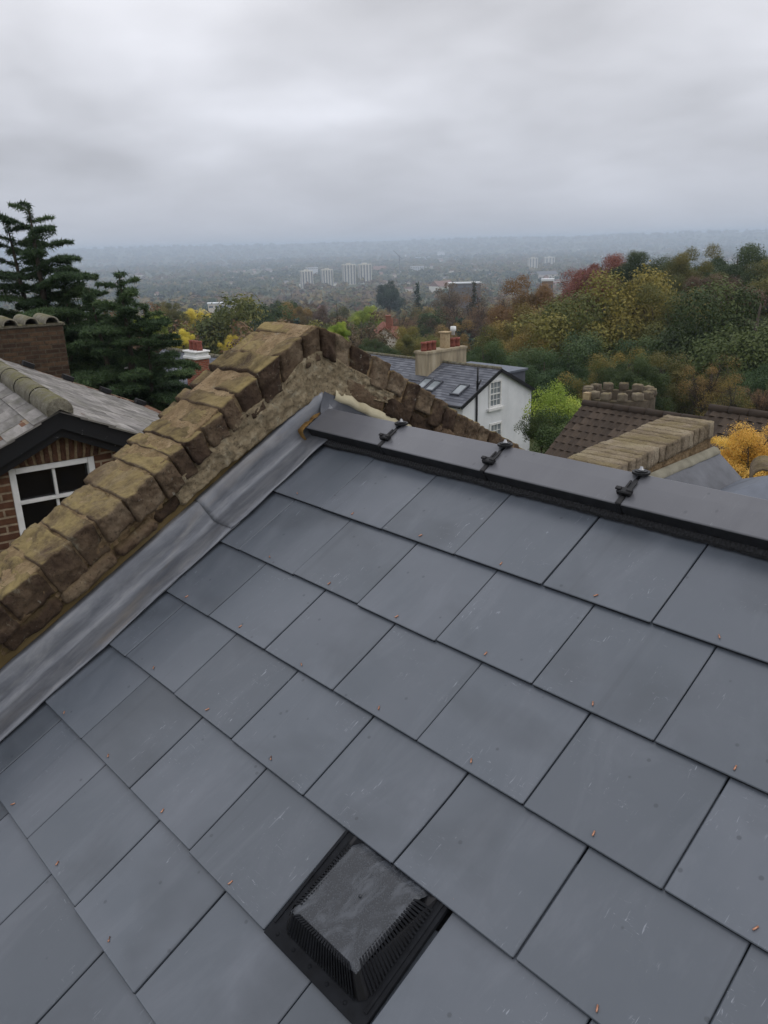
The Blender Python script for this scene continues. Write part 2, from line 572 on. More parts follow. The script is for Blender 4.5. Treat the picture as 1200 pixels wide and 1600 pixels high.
n = k.noise(s, 1.3, 6, .65)
col = k.ramp(k.math('ADD', k.math('MULTIPLY', n, .6), k.math('MULTIPLY', k.coord('tone'), .4)), [(.2, lin(68, 70, 78)), (.5, lin(88, 91, 99)), (.8, lin(112, 115, 122))])
M['slate_old'] = k.done(col, .6, k.bump(k.noise(s, 14, 5, .7), .4, .01), .35)
k = NT('brown_clay_tile')
s = k.coord('suv')
n = k.noise(s, 1.8, 6, .65)
col = k.ramp(k.math('ADD', k.math('MULTIPLY', n, .6), k.math('MULTIPLY', k.coord('tone'), .2)), [(.2, lin(52, 45, 39)), (.42, lin(72, 62, 53)), (.7, lin(94, 82, 70))])
M['tile_brown'] = k.done(col, .85, k.bump(k.noise(s, 20, 5, .7), .5, .012), .2)
M['chimney_render'] = None
k = NT('stained_chimney_render')
p = k.coord('Object')
n = k.noise(k.map(p, (3.5, 3.5, .5)), 1, 5, .6)
col = k.ramp(n, [(.3, lin(116, 106, 88)), (.55, lin(162, 150, 126)), (.75, lin(178, 168, 146))])
M['chimney_render'] = k.done(col, .9, k.bump(k.noise(p, 18, 4, .6), .3, .01), .2)
M['terracotta'] = simple('terracotta', lin(112, 62, 52), lin(146, 88, 74), 9, .8, .3, .004, .2)
M['buff_clay'] = simple('buff_clay', lin(146, 126, 96), lin(178, 160, 128), 8, .85, .3, .004, .2)
M['felt'] = simple('grey_roof_felt', lin(72, 77, 86), lin(100, 106, 116), 3.5, .6, .5, .004, .35, c3=lin(86, 91, 100))
M['castle'] = stone_mat('castle_stone', [(.25, lin(74, 66, 56)), (.5, lin(108, 98, 84)), (.8, lin(142, 132, 114))], .3, .3, 3)
M['old_coping'] = stone_mat('weathered_coping_brick', [(.25, lin(98, 86, 70)), (.45, lin(132, 118, 98)), (.6, lin(152, 138, 118)), (.8, lin(176, 164, 142))], .35, .25, 8)
M['bark'] = simple('bark', lin(52, 46, 40), lin(86, 78, 68), 5, .9, .5, .02, .2)
M['tower'] = simple('pale_concrete', lin(190, 186, 172), lin(214, 210, 198), .2, .8, 0, .01, .3)
M['dark_window'] = simple('distant_window', lin(84, 90, 98), lin(110, 116, 122), .3, .3, 0, .01, .5)
M['metal_shed'] = simple('white_cladding', lin(200, 204, 206), lin(222, 224, 226), .2, .6, 0, .01, .4)
M['red_brick'] = brick_mat('red_brick', lin(134, 70, 54), lin(156, 88, 68), lin(150, 130, 112))
M['pink_render'] = simple('pale_render', lin(196, 186, 172), lin(218, 210, 198), .6, .85, .2, .01, .2)
M['red_tile'] = simple('red_roof_tile', lin(104, 64, 52), lin(138, 88, 70), 2.0, .85, .3, .02, .2)
M['grey_tile'] = simple('grey_roof_tile', lin(82, 80, 80), lin(112, 108, 106), 2.0, .85, .3, .02, .2)

G = lambda *a: [lin(*x) for x in a]
L = {
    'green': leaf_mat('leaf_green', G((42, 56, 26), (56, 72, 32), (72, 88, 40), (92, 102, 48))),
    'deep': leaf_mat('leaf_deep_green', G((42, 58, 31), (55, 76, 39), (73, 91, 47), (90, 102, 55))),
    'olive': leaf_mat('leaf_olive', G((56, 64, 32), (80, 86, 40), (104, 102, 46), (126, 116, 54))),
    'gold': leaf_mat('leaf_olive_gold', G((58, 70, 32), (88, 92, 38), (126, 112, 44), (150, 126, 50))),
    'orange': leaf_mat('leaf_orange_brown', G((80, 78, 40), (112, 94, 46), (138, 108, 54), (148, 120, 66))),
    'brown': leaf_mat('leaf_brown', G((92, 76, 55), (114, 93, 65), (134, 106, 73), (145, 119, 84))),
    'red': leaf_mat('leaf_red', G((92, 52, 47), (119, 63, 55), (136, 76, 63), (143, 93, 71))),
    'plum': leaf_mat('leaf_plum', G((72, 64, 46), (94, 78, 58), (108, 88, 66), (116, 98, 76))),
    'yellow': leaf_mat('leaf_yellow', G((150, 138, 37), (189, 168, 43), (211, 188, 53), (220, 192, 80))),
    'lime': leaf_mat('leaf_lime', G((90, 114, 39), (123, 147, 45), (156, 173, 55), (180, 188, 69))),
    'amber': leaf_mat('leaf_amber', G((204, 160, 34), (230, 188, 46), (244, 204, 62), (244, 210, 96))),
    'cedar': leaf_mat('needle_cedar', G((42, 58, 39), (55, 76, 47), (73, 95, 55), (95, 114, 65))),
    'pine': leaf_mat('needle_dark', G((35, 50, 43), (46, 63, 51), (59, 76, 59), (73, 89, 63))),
}


# ------------------------------------------------------------------ terrain and haze
def sstep(a, b, x):
    t = np.clip((x - a) / (b - a), 0, 1)
    return t * t * (3 - 2 * t)


def ground(x, y):
    r = math.hypot(x, y)
    z = -8 - 80 * (1 - math.exp(-max(r - 14, 0) / 650.0))
    h = math.degrees(math.atan2(x, y))
    z += 5 * float(sstep(-42, -25, h)) * float(sstep(25, 70, r)) * (1 - float(sstep(250, 600, r)))
    und = noise.noise(Vector((x / 900.0, y / 900.0, 3.3))) * 6 * float(sstep(200, 1500, r))
    ridge = 104 + 12 * noise.noise(Vector((h / 14.0, 1.7, 0.4))) + 6 * noise.noise(Vector((h / 4.0, 5.7, 0.4)))
    hill = ridge * float(sstep(5200, 9200, r))
    low = 28 * float(sstep(3600, 5200, r)) * max(0, noise.noise(Vector((x / 2200.0, y / 1500.0, 8.1))) + .1)
    return z + und + hill + low


radii = [0.0] + list(np.geomspace(6, 11000, 150))
NA = 360
gm = MB()
V = [(0, 0, ground(0, 0))]
for r in radii[1:]:
    for a in range(NA):
        t = 2 * math.pi * a / NA
        V.append((r * math.sin(t), r * math.cos(t), ground(r * math.sin(t), r * math.cos(t))))
F = [(0, 1 + (a + 1) % NA, 1 + a) for a in range(NA)]
for i in range(len(radii) - 2):
    b0, b1 = 1 + i * NA, 1 + (i + 1) * NA
    for a in range(NA):
        F.append((b0 + a, b0 + (a + 1) % NA, b1 + (a + 1) % NA, b1 + a))
gm.add(V, F, None, 0, True)
k = NT('land')
p = k.coord('Object')
n = k.noise(p, .012, 8, .65, .4)
col = k.ramp(n, [(.3, lin(44, 54, 32)), (.45, lin(62, 70, 40)), (.58, lin(86, 82, 50)), (.72, lin(108, 96, 66))])
vz = k.n('ShaderNodeTexVoronoi')
vz.inputs['Scale'].default_value = .004
k.link(p, vz.inputs['Vector'])
col = k.mix(.35, col, k.mix(vz.outputs['Color'], lin(58, 70, 40), lin(126, 120, 84)))
tag(gm.build('ground', k.done(col, .95, None, .1)), kind='structure')

hz = MB()
hz.box((0, 0, 0), (1, 0, 0), (0, 1, 0), (0, 0, 1), -11600, 11600, -11600, 11600, -125, 46)
hm = bpy.data.materials.new('air_haze')
hm.use_nodes = True
ht = hm.node_tree
ht.nodes.clear()
ho = ht.nodes.new('ShaderNodeOutputMaterial')
pv = ht.nodes.new('ShaderNodeVolumePrincipled')
pv.inputs['Color'].default_value = (.70, .81, .97, 1)
pv.inputs['Density'].default_value = 0.00025
pv.inputs['Anisotropy'].default_value = 0.0
ht.links.new(pv.outputs[0], ho.inputs['Volume'])
HZ = hz.build('haze', hm)
tag(HZ, kind='stuff')

# ------------------------------------------------------------------ the slate roof we stand on
S0 = Vector((-2.292654, 1.74461056, -0.72598094))     # foot of the fitted slate grid
VD = Vector((0, -0.8866422, -0.4624560))              # down the front slope
NO = Vector((0, -0.4624560, 0.8866422))               # out of the front slope
UX = Vector((1, 0, 0))
V0 = -0.1437
YR = S0.y + V0 * VD.y
ZR = S0.z + V0 * VD.z
BV, BN = Vector((0, 0.8866422, -0.4624560)), Vector((0, 0.4624560, 0.8866422))


def FS(u, v, h):
    """a point over the front slope: u along the ridge, v down the slope, h out of it"""
    return S0 + UX * u + VD * v + NO * h


def WL(x, s, h, side=1):
    """a point over either slope: s = slope distance from the ridge line (side 1 the front slope, -1 the rear one)"""
    b = Vector((x, YR, ZR))
    return b + (VD * s + NO * h if side > 0 else BV * s + BN * h)


GAU, WID = 0.2516, 0.303
rng = random.Random(4)
roof = thing('slate_roof', Vector((S0.x + 2, YR, ZR - .6)), 'new dark grey slate roof slope with black vent and ridge', 'roof')


def slate(mb, P, u0, u1, v0, v1, th, step, tone, lift=(0, 0), seg=1):
    """one slate: its tail at v1, head at v0; the top falls by step from tail to one gauge up"""
    b = .0018
    k0 = -step * (v1 - v0) / GAU
    tl, tr = lift
    V, A = [], []

    def pt(u, v, h, f):
        e = (tl * (1 - (u - u0) / (u1 - u0)) + tr * (u - u0) / (u1 - u0)) * max(0, 1 - (v1 - v) / (GAU * .9)) ** 1.5
        V.append(P(u, v, h + e))
        A.append((u + tone * 3.1, v - tone * 2.3, tone * 9))
    nv = 5 if (tl or tr) else 1
    for i in range(nv + 1):
        v = v0 + (v1 - b - v0) * i / nv
        h = k0 * (v1 - v) / (v1 - v0)
        pt(u0 + b, v, h, 0)
        pt(u1 - b, v, h, 0)
        pt(u0, v, h - b, 0)
        pt(u1, v, h - b, 0)
        pt(u0, v, h - th, 0)
        pt(u1, v, h - th, 0)
    e = len(V)
    pt(u0 + b, v1, -b, 0)
    pt(u1 - b, v1, -b, 0)
    pt(u0 + b, v1, -th, 0)
    pt(u1 - b, v1, -th, 0)
    F = []
    for i in range(nv):
        o, q = i * 6, i * 6 + 6
        F += [(o, q, q + 1, o + 1), (o + 2, q + 2, q, o), (o + 1, q + 1, q + 3, o + 3), (o + 4, q + 4, q + 2, o + 2), (o + 3, q + 3, q + 5, o + 5)]
    q = nv * 6
    F += [(q, e, e + 1, q + 1), (e, e + 2, e + 3, e + 1), (q + 2, q + 4, e + 2, e), (q + 2, e, q), (q + 3, e + 1, e + 3, q + 5), (q + 3, q + 1, e + 1)]
    nf = len(mb.f)
    mb.add(V, F, A, tone)
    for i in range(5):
        mb.m[nf + len(F) - 5 + (i if i != 0 else 0)] = 1  # tail faces get the course shadow line as near-black colour


cov = MB()
rivets = []
NCOL, NROW = 24, 16
tails = {}
for c in range(1, NROW + 1):
    off = 0.0 if c % 2 else 0.5
    ve = c * GAU + {1: -.010, 2: .008, 3: .006}.get(c, 0)
    for kx in range(-1, NCOL):
        u0, u1 = (kx + off) * WID + .002, (kx + 1 + off) * WID - .002
        u0 += rng.uniform(-.0012, .0012)
        u1 += rng.uniform(-.0012, .0012)
        if u1 < -.03:
            continue
        u0 = max(u0, -.04)
        vent_gap = c == 5 and kx == 4
        if vent_gap:
            continue
        lift = (rng.uniform(0, .0025), rng.uniform(0, .0025))
        if c == 4 and kx == 3:
            lift = (.001, .013)
        if c == 4 and kx == 4:
            lift = (.013, .001)
        vt = ve + rng.uniform(-.003, .003)
        v0 = vt - .46 if c > 1 else max(vt - .46, -.115)
        slate(cov, FS, u0, u1, v0, vt, .0072, .0094, rng.random(), lift)
        uc = (kx + .5 + off) * WID
        if u0 > -.03 and uc > .06:
            rivets.append((uc + rng.uniform(-.006, .006), vt - .020 + rng.uniform(-.004, .004)))
# the rear slope, one darker sheet of slates
for c in range(1, 9):
    off = 0.0 if c % 2 else 0.5
    for kx in range(0, NCOL):
        slate(cov, lambda u, v, h: WL(S0.x + u, v - V0 - .02, h, -1), (kx + off) * WID + .002, (kx + 1 + off) * WID - .002, c * GAU - .46 if c > 1 else -.09, c * GAU, .0062, .0082, rng.random())
SLATES = cov.build('slate_covering', M['slate'], roof, mat2=M['edge_shade'])
# boarding under the slates
dk = MB()
dk.prism([FS(-.05, V0 + .01, -.035), FS(-.05, NROW * GAU - .1, -.035), FS(-.05, NROW * GAU - .1, -.09), FS(-.05, V0 + .03, -.09)], UX * 7.3)
dk.prism([WL(S0.x - .05, .01, -.035, -1), WL(S0.x - .05, 2.0, -.035, -1), WL(S0.x - .05, 2.0, -.09, -1), WL(S0.x - .05, .03, -.09, -1)], UX * 7.3)
dk.build('roof_boarding', M['rubber'], roof)
# copper rivets
nr = 0
for (u, v) in rivets:
    if u > 2.6 or v > 2.1 or nr >= 95:
        continue
    q = MB()
    t = rng.uniform(-.9, .9) + .3
    d = Vector((math.sin(t), math.cos(t), 0)) * .0058
    q.tube([FS(u - d.x, v - d.y, .0015), FS(u + d.x * .4, v + d.y * .4, .0024), FS(u + d.x, v + d.y, .0042)], [.0017, .0019, .0013], 6)
    q.build('copper_rivet', M['copper'], SLATES)
    nr += 1
# fallen leaf scraps and tiny debris left out of the covering: part of the slates' own marks

# ---- ridge
RL = 0.4625
ridge_us = [-.066 + .002, .352] + [.352 + RL * i for i in range(1, 11)]
for i in range(len(ridge_us) - 1):
    a, b = ridge_us[i] + .0045, ridge_us[i + 1] - .0045
    dz = rng.uniform(-.003, .004)
    q = MB()
    prof = []
    lo = .100 + .001
    # outer profile from front lip over the apex to rear lip (slope distance s from ridge line, height h)
    outer = [(-1, .1, .012), (-1, .1, .050)]
    P = lambda x, s, h, sd: WL(x, s, h, sd) + Vector((0, 0, dz))
    ap = Vector((0, YR, ZR + .050 / .8866422 + dz))
    ring = []
    for x in (S0.x + a, S0.x + b):
        ring.append([P(x, .094, .008, 1), P(x, .0995, .0490, 1), P(x, .0970, .0520, 1), P(x, .02, .0525, 1),
                     Vector((x, ap.y, ap.z + .001)),
                     P(x, .02, .0525, -1), P(x, .0965, .0520, -1), P(x, .0995, .0485, -1), P(x, .088, .008, -1),
                     P(x, .080, .008, -1), P(x, .076, .030, -1), Vector((x, ap.y, ap.z - .026)), P(x, .076, .030, 1), P(x, .080, .008, 1)])
    n = len(ring[0])
    NX = 6
    V, A = [], []
    for j in range(NX + 1):
        f = j / NX
        if j == 0:
            f0 = 0
        for m in range(n):
            pnt = ring[0][m].lerp(ring[1][m], f)
            V.append(pnt)
            A.append((pnt.x + i * 2.7, (m if m < 5 else 9 - m) * .05 + i * 1.3, i * 3.0))
    F = [(j * n + m, j * n + (m + 1) % n, (j + 1) * n + (m + 1) % n, (j + 1) * n + m) for j in range(NX) for m in range(n)]
    F += [tuple(range(n))[::-1], tuple(range(NX * n, NX * n + n))]
    q.add(V, F, A, rng.random() * .5)
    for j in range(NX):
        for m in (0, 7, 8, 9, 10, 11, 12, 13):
            q.m[j * n + m] = 1  # lips and undersides: darker tile body, with their shade painted in
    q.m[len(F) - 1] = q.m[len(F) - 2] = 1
    ob = q.build('ridge_tile', M['ridge'], roof, bevel=.002, mat2=M['edge_shade'])

# the black ventilating roll under the ridge tiles
q = MB()
N = 900
V, F = [], []
u = -.06
for i in range(N + 1):
    uu = -.06 + 5.0 * i / N
    w = .007 * nz((uu * 6, 0, 0)) + .003 * nz((uu * 40, 3, 0))
    z = .004 * (i % 2)
    V += [FS(uu, -.075, .012), FS(uu, -.045, .010 + z * .6), FS(uu, -.040 + w * .4, .006 + z), FS(uu, -.034 + w, .004 + z * .8), FS(uu, -.032 + w, -.004)]
for i in range(N):
    for m in range(4):
        F.append((i * 5 + m, i * 5 + m + 1, i * 5 + m + 6, i * 5 + m + 5))
q.add(V, F)
q.build('ridge_roll', M['rubber'], roof)

# ridge unions: seal in the joint, slotted strap, clamp block, disc and bright screw at the apex
for i in range(1, len(ridge_us) - 1):
    x = S0.x + ridge_us[i]
    q = MB()
    fr = lambda s, h, sd=1: WL(x, s, h, sd)
    yv = VD
    # seal filling the joint
    q.box(fr(0, 0), UX, VD, NO, -.0065, .0065, .0, .1005, .012, .0535, bevel=.002)
    q.box(fr(0, 0, -1), UX, BV, BN, -.0065, .0065, .0, .1005, .012, .0535, bevel=.002)
    # strap: two rails
    for s in (-1, 1):
        q.box(fr(0, 0), UX, VD, NO, s * .0085 - .003, s * .0085 + .003, .012, .066, .053, .0575, bevel=.001)
    q.box(fr(0, 0), UX, VD, NO, -.0105, .0105, .064, .070, .053, .0585, bevel=.001)
    # clamp block
    q.box(fr(0, 0), UX, VD, NO, -.020, .020, .050, .072, .052, .068, bevel=.003)
    q.box(fr(0, 0), UX, VD, NO, -.024, -.008, .055, .067, .066, .073, bevel=.002)
    q.box(fr(0, 0), UX, VD, NO, .006, .022, .053, .065, .066, .071, bevel=.002)
    q.box(fr(0, 0), UX, VD, NO, -.008, .008, .072, .104, .040, .0565, bevel=.003)
    # disc on the apex
    ap = Vector((x, YR - .003, ZR + .0635))
    for (zz0, zz1, r_) in ((-.006, .0, .024), (.0005, .003, .017)):
        q.tube([ap + Vector((0, 0, zz0)), ap + Vector((0, 0, zz1))], r_, 24)
        for i_ in range(len(q.s) - 26, len(q.s)):
            q.s[i_] = False
    cl = q.build('ridge_clip', M['black'], roof)
    q = MB()
    q.tube([ap + Vector((0, 0, .003)), ap + Vector((0, 0, .0055)), ap + Vector((0, 0, .006)), ap + Vector((0, 0, .012)), ap + Vector((0, 0, .013))], [.008, .008, .0048, .0045, .003], 12)
    q.build('screw', M['steel'], cl)

# mortar bedding at the ridge end
q = MB()
NU, NVv = 7, 16
V, A, F = [], [], []
for j in range(NVv + 1):
    s = .012 + .108 * j / NVv
    for i in range(NU + 1):
        uu = -.058 - .036 * i / NU
        h = .0605 * (1 - .10 * (i / NU) ** 1.6) - .002 + .006 * nz((uu * 50, s * 50, 1)) - (.012 if j == NVv else 0)
        V.append(WL(S0.x + uu + .004 * nz((s * 60, 4, i)), s, max(h, -.004), 1))
for j in range(NVv):
    for i in range(NU):
        F.append((j * (NU + 1) + i, j * (NU + 1) + i + 1, (j + 1) * (NU + 1) + i + 1, (j + 1) * (NU + 1) + i))
b = (NVv) * (NU + 1)
V2 = [WL(S0.x - .058 - .036 * i / NU, .122, -.006, 1) for i in range(NU + 1)]
q.add(V + V2, F + [(b + i, b + i + 1, len(V) + i + 1, len(V) + i) for i in range(NU)], None, 0, True)
q.build('mortar_bedding', M['ochre'], roof)


# ---- lead flashing along the party wall: two sheets lapped
def flashing(name, s0, s1, raise_):
    q = MB()
    prof = [(.040, .004), (.036, .0085), (.0, .0065), (-.035, .0062), (-.070, .009), (-.084, .017), (-.092, .032), (-.096, .052), (-.100, .094), (-.116, .103)]
    NS = int((s1 - s0) / .02)
    V, A = [], []
    for j in range(NS + 1):
        s = s0 + (s1 - s0) * j / NS
        for i, (uu, h) in enumerate(prof):
            wob = .004 * nz((s * 7, i * .7, 2)) + .007 * nz((s * 2.5, i * .4, 7)) + .0022 * nz((s * 22, i * 1.2, 3))
            edge = .006 * nz((s * 9, 1, 4)) + .004 * nz((s * 3, 1, 9)) if i < 2 else 0
            V.append(WL(S0.x + uu + (wob if i > 3 else 0) + edge, s, h + raise_ + (abs(wob) if i <= 3 else wob), 1))
            A.append((i * .03, s, raise_ * 100))
    n = len(prof)
    F = [(j * n + i, j * n + i + 1, (j + 1) * n + i + 1, (j + 1) * n + i) for j in range(NS) for i in range(n - 1)]
    q.add(V, F, A, 0, True)
    ob = q.build(name, M['lead'], roof)
    so = ob.modifiers.new('solid', 'SOLIDIFY')
    so.thickness, so.offset = .0025, 0
    return ob


flashing('lead_flashing', .56, 3.6, 0)
flashing('lead_flashing', -.062, .60, .0035)
# the dark lead saddle where the flashings meet at the ridge, and the rear upstand
q = MB()
V, F = [], []
NS, prof = 60, [(.30, .004), (.2, .006), (.1, .010), (.0, .012), (-.05, .014), (-.078, .024), (-.090, .05), (-.096, .112)]
for j in range(NS + 1):
    s = -.042 + 1.2 * j / NS
    for i, (uu, h) in enumerate(prof):
        up = .052 * max(0, 1 - abs(s) / .11) if uu > -.08 and s >= 0 else 0
        pnt = WL(S0.x + min(uu, .3 if s > .125 else -.061), s, h + .004 + up, -1)
        V.append(pnt + Vector((.004 * nz(pnt, 11), 0, .004 * nz(pnt, 9, 3))))
n = len(prof)
F = [(j * n + i, j * n + i + 1, (j + 1) * n + i + 1, (j + 1) * n + i) for j in range(NS) for i in range(n - 1)]
q.add(V, F, None, 0, True)
q.build('lead_saddle', M['dark_lead'], roof)

# ---- vent: flange, hood with a wet top, finned sides
q = MB()
Fv = lambda u, v, h: FS(u, v, h)
uL, uR, vT, vB = 4.012 * WID, 4.988 * WID, .992, 1.262
q.box(S0, UX, VD, NO, uL, uR, vT, vB, -.008, .0025, bevel=.001)
q.box(S0, UX, VD, NO, uL + .003, uL + .010, 1.0, 1.235, .0025, .0055, bevel=.001)
q.box(S0, UX, VD, NO, uR - .016, uR - .009, 1.0, 1.235, .0025, .0055, bevel=.001)
for i in range(5):
    uu = uL + .03 + i * .052
    q.tube([FS(uu, 1.246, .001), FS(uu, 1.246, .0036)], .0042, 10)
vent = q.build('roof_vent', M['vent'], roof)
vent['label'] = 'black plastic roof vent with ribbed sides and wet top'
uc = 1.3655
# hood top
q = MB()
NT_ = 12


def hood(u, v):
    """height of the hood's top at (u, v)"""
    f = min(1, max(0, (v - 1.004) / .030))
    return .003 + (.023 + .024 * (v - 1.02) / .18) * (f * f * (3 - 2 * f))


V, A, F = [], [], []
for j in range(NT_ * 2 + 1):
    v = 1.000 + (1.200 - 1.000) * j / (NT_ * 2)
    for i in range(NT_ * 2 + 1):
        u = uc - .098 + .196 * i / (NT_ * 2)
        e = min(u - (uc - .098), uc + .098 - u, 1.200 - v)
        dip = .005 * max(0, 1 - e / .010) ** 2
        sink = -.0022 * (1 if e > .013 else 0) * (1 if v > 1.03 else 0)
        V.append(FS(u, v, hood(u, v) - dip + sink))
        A.append((u, v, .3))
n = NT_ * 2 + 1
for j in range(n - 1):
    for i in range(n - 1):
        F.append((j * n + i, (j + 1) * n + i, (j + 1) * n + i + 1, j * n + i + 1))
q.add(V, F, A, 0, True)
q.tube([FS(uc, 1.095, .03), FS(uc, 1.095, hood(uc, 1.095) + .001)], [.004, .003], 10)
q.build('vent_cowl', M['vent_top'], vent)
# skirt and fins
q = MB()
top = [(uc - .099, 1.0), (uc - .099, 1.194), (uc - .092, 1.201), (uc + .092, 1.201), (uc + .099, 1.194), (uc + .099, 1.0)]
bot = [(uc - .120, .99), (uc - .120, 1.218), (uc - .110, 1.229), (uc + .110, 1.229), (uc + .120, 1.218), (uc + .120, .99)]
V = [FS(u, v, hood(u, v) - .004) for u, v in top] + [FS(u, v, .004) for u, v in bot]
q.add(V, [(i, i + 6, i + 7, i + 1) for i in range(5)])
q.build('vent_skirt', M['black'], vent)
q = MB()


def fin(t0, b0, dirv):
    w = .0022
    h0 = hood(*t0) - .001
    q.add([FS(t0[0] - dirv[0] * w, t0[1] - dirv[1] * w, h0), FS(t0[0] + dirv[0] * w, t0[1] + dirv[1] * w, h0),
           FS(b0[0] - dirv[0] * w, b0[1] - dirv[1] * w, .0045), FS(b0[0] + dirv[0] * w, b0[1] + dirv[1] * w, .0045),
           FS(t0[0] * .86 + uc * .14 - dirv[0] * w, t0[1] * .9 + 1.1 * .1 - dirv[1] * w, h0), FS(t0[0] * .86 + uc * .14 + dirv[0] * w, t0[1] * .9 + 1.1 * .1 + dirv[1] * w, h0)],
          [(0, 1, 3, 2), (0, 2, 4), (1, 5, 3), (4, 5, 1, 0)])


for i in range(24):
    f = (i + .5) / 24
    fin((uc - .088 + .176 * f, 1.2025), (uc - .104 + .208 * f, 1.234), (1, 0))
for sd in (-1, 1):
    for i in range(22):
        f = (i + .5) / 22
        fin((uc + sd * .1005, 1.03 + .158 * f), (uc + sd * .125, 1.024 + .186 * f), (0, 1))
q.build('grille', M['vent'], vent)

# ------------------------------------------------------------------ parapet wall with its coping
wall = thing('parapet_wall', Vector((S0.x - .25, YR, ZR - 1)), 'old gabled parapet wall with mossy brown coping stones', 'wall')
XF = S0.x - .098      # inner face of the oversailing courses
XW = S0.x - .120      # inner face of the wall itself
WT = .30


def stone(mb, P, x0, x1, s0, s1, h0, h1, amp, seed, tone, seg=.016, rnd=.012):
    """a weathered block: P(x, s, h) -> point; rounded edges, rough faces"""
    nx, ns, nh = [max(2, min(22, int(round(abs(d) / seg)))) for d in (x1 - x0, s1 - s0, h1 - h0)]
    V, idx, F = [], {}, []

    def vert(i, j, l):
        key = (i, j, l)
        if key in idx:
            return idx[key]
        x, s, h = x0 + (x1 - x0) * i / nx, s0 + (s1 - s0) * j / ns, h0 + (h1 - h0) * l / nh
        # rounded: pull corners in
        ex, es, eh = min(i, nx - i) == 0, min(j, ns - j) == 0, min(l, nh - l) == 0
        k_ = ex + es + eh
        if k_ >= 2:
            g = rnd * (.55 if k_ == 2 else .75) * (1 + .8 * nz((x * 30 + seed, s * 30, h * 30)))
            if ex:
                x += g if i == 0 else -g
            if es:
                s += g if j == 0 else -g
            if eh:
                h += g if l == 0 else -g
        q0 = Vector((x * 1.0 + seed * 1.7, s, h))
        dx = amp * (noise.noise(q0 * 14) + .75 * noise.noise(q0 * 36 + Vector((5, 0, 0))) + .55 * noise.noise(q0 * 80))
        ds = amp * .6 * noise.noise(q0 * 16 + Vector((0, 9, 3)))
        dh = amp * (.9 * noise.noise(q0 * 11 + Vector((3, 1, 7))) + .5 * noise.noise(q0 * 40 + Vector((3, 8, 7))))
        idx[key] = len(V)
        V.append(P(x + dx, s + ds, h + dh))
        return idx[key]
    for a in range(nx):
        for b in range(ns):
            for l in (0, nh):
                q = (vert(a, b, l), vert(a + 1, b, l), vert(a + 1, b + 1, l), vert(a, b + 1, l))
                F.append(q if l else q[::-1])
    for a in range(nx):
        for c in range(nh):
            for j in (0, ns):
                q = (vert(a, j, c), vert(a + 1, j, c), vert(a + 1, j, c + 1), vert(a, j, c + 1))
                F.append(q if j == 0 else q[::-1])
    for b in range(ns):
        for c in range(nh):
            for i in (0, nx):
                q = (vert(i, b, c), vert(i, b + 1, c), vert(i, b + 1, c + 1), vert(i, b, c + 1))
                F.append(q[::-1] if i == 0 else q)
    mb.add(V, F, None, tone, True)


rs = random.Random(11)
cop = MB()
cor = MB()


def copz(s):
    """coping top height over the slope: a little higher towards the apex"""
    return .285 + .055 * max(0, 1 - abs(s) / .75)


def WS(x, g, h):
    """over the gable line: g signed slope distance (negative the front slope), h out of it; a blunt point at the apex"""
    k_ = min(1.0, abs(g) / .32)
    y = YR + g * .8866422 + math.copysign(.4624560 * h * k_ * k_ * (3 - 2 * k_), g)
    d = .022
    return Vector((x, y, ZR - .5215824 * (math.sqrt((y - YR) ** 2 + d * d) - d * .5) + h / .8866422))


g = -3.2
while g < 1.62:
    ln = rs.uniform(.05, .08) if -.14 < g < .14 else rs.uniform(.06, .115) if g > -.8 else rs.uniform(.085, .15)
    t = copz(g)
    x1 = XF + rs.uniform(-.012, .014)
    x0 = XF - rs.uniform(.285, .315) - .05 * max(0, 1 - abs(g))
    lean = rs.uniform(-.006, .006)
    stone(cop, lambda x, ss, h: WS(x, ss + lean * (h - .2) / .1, h), x0, x1, g + .0035, g + ln - .0035, t - rs.uniform(.09, .125), t + rs.uniform(-.005, .005), .0115, rs.uniform(0, 50), rs.random(), .0100, .003)
    g += ln
cop.build('coping', M['coping'], wall)
# bedding mortar between the stones, just under their tops
q = MB()
V, F = [], []
NSB = 380
for j in range(NSB + 1):
    g = -3.2 + 4.82 * j / NSB
    t = copz(g) - .007 + .004 * nz((g * 30, 1, 1))
    w = .006 * nz((g * 40, 5, 1))
    V += [WS(XF - .018 + w, g, t - .10), WS(XF - .020 + w, g, t + .001), WS(XF - .28, g, t + .003), WS(XF - .29, g, t - .10)]
for j in range(NSB):
    for i in range(3):
        F.append((j * 4 + i, j * 4 + i + 1, j * 4 + i + 5, j * 4 + i + 4))
q.add(V, F, None, .3)
q.build('joint_mortar', M['mortar'], wall)
# corbel course under the coping (lost under roughcast near the apex)
for (g, end) in ((-1.372, -.62), (.12, 1.6)):
    while g < end - .02:
        ln = min(rs.uniform(.15, .25), end - g)
        if end - g - ln < .08:
            ln = end - g
        a_, b_ = (.112, .170) if g < 0 else (.130 + rs.uniform(-.010, .008), .200)
        stone(cor, WS, XF - .12, XF + rs.uniform(-.008, .008), g + .004, g + ln - .004, a_ + rs.uniform(-.006, .006), b_ + rs.uniform(-.010, .014), .010, rs.uniform(0, 50), rs.random(), .0125, .009)
        g += ln
cor.build('corbel_course', M['corbel'], wall)


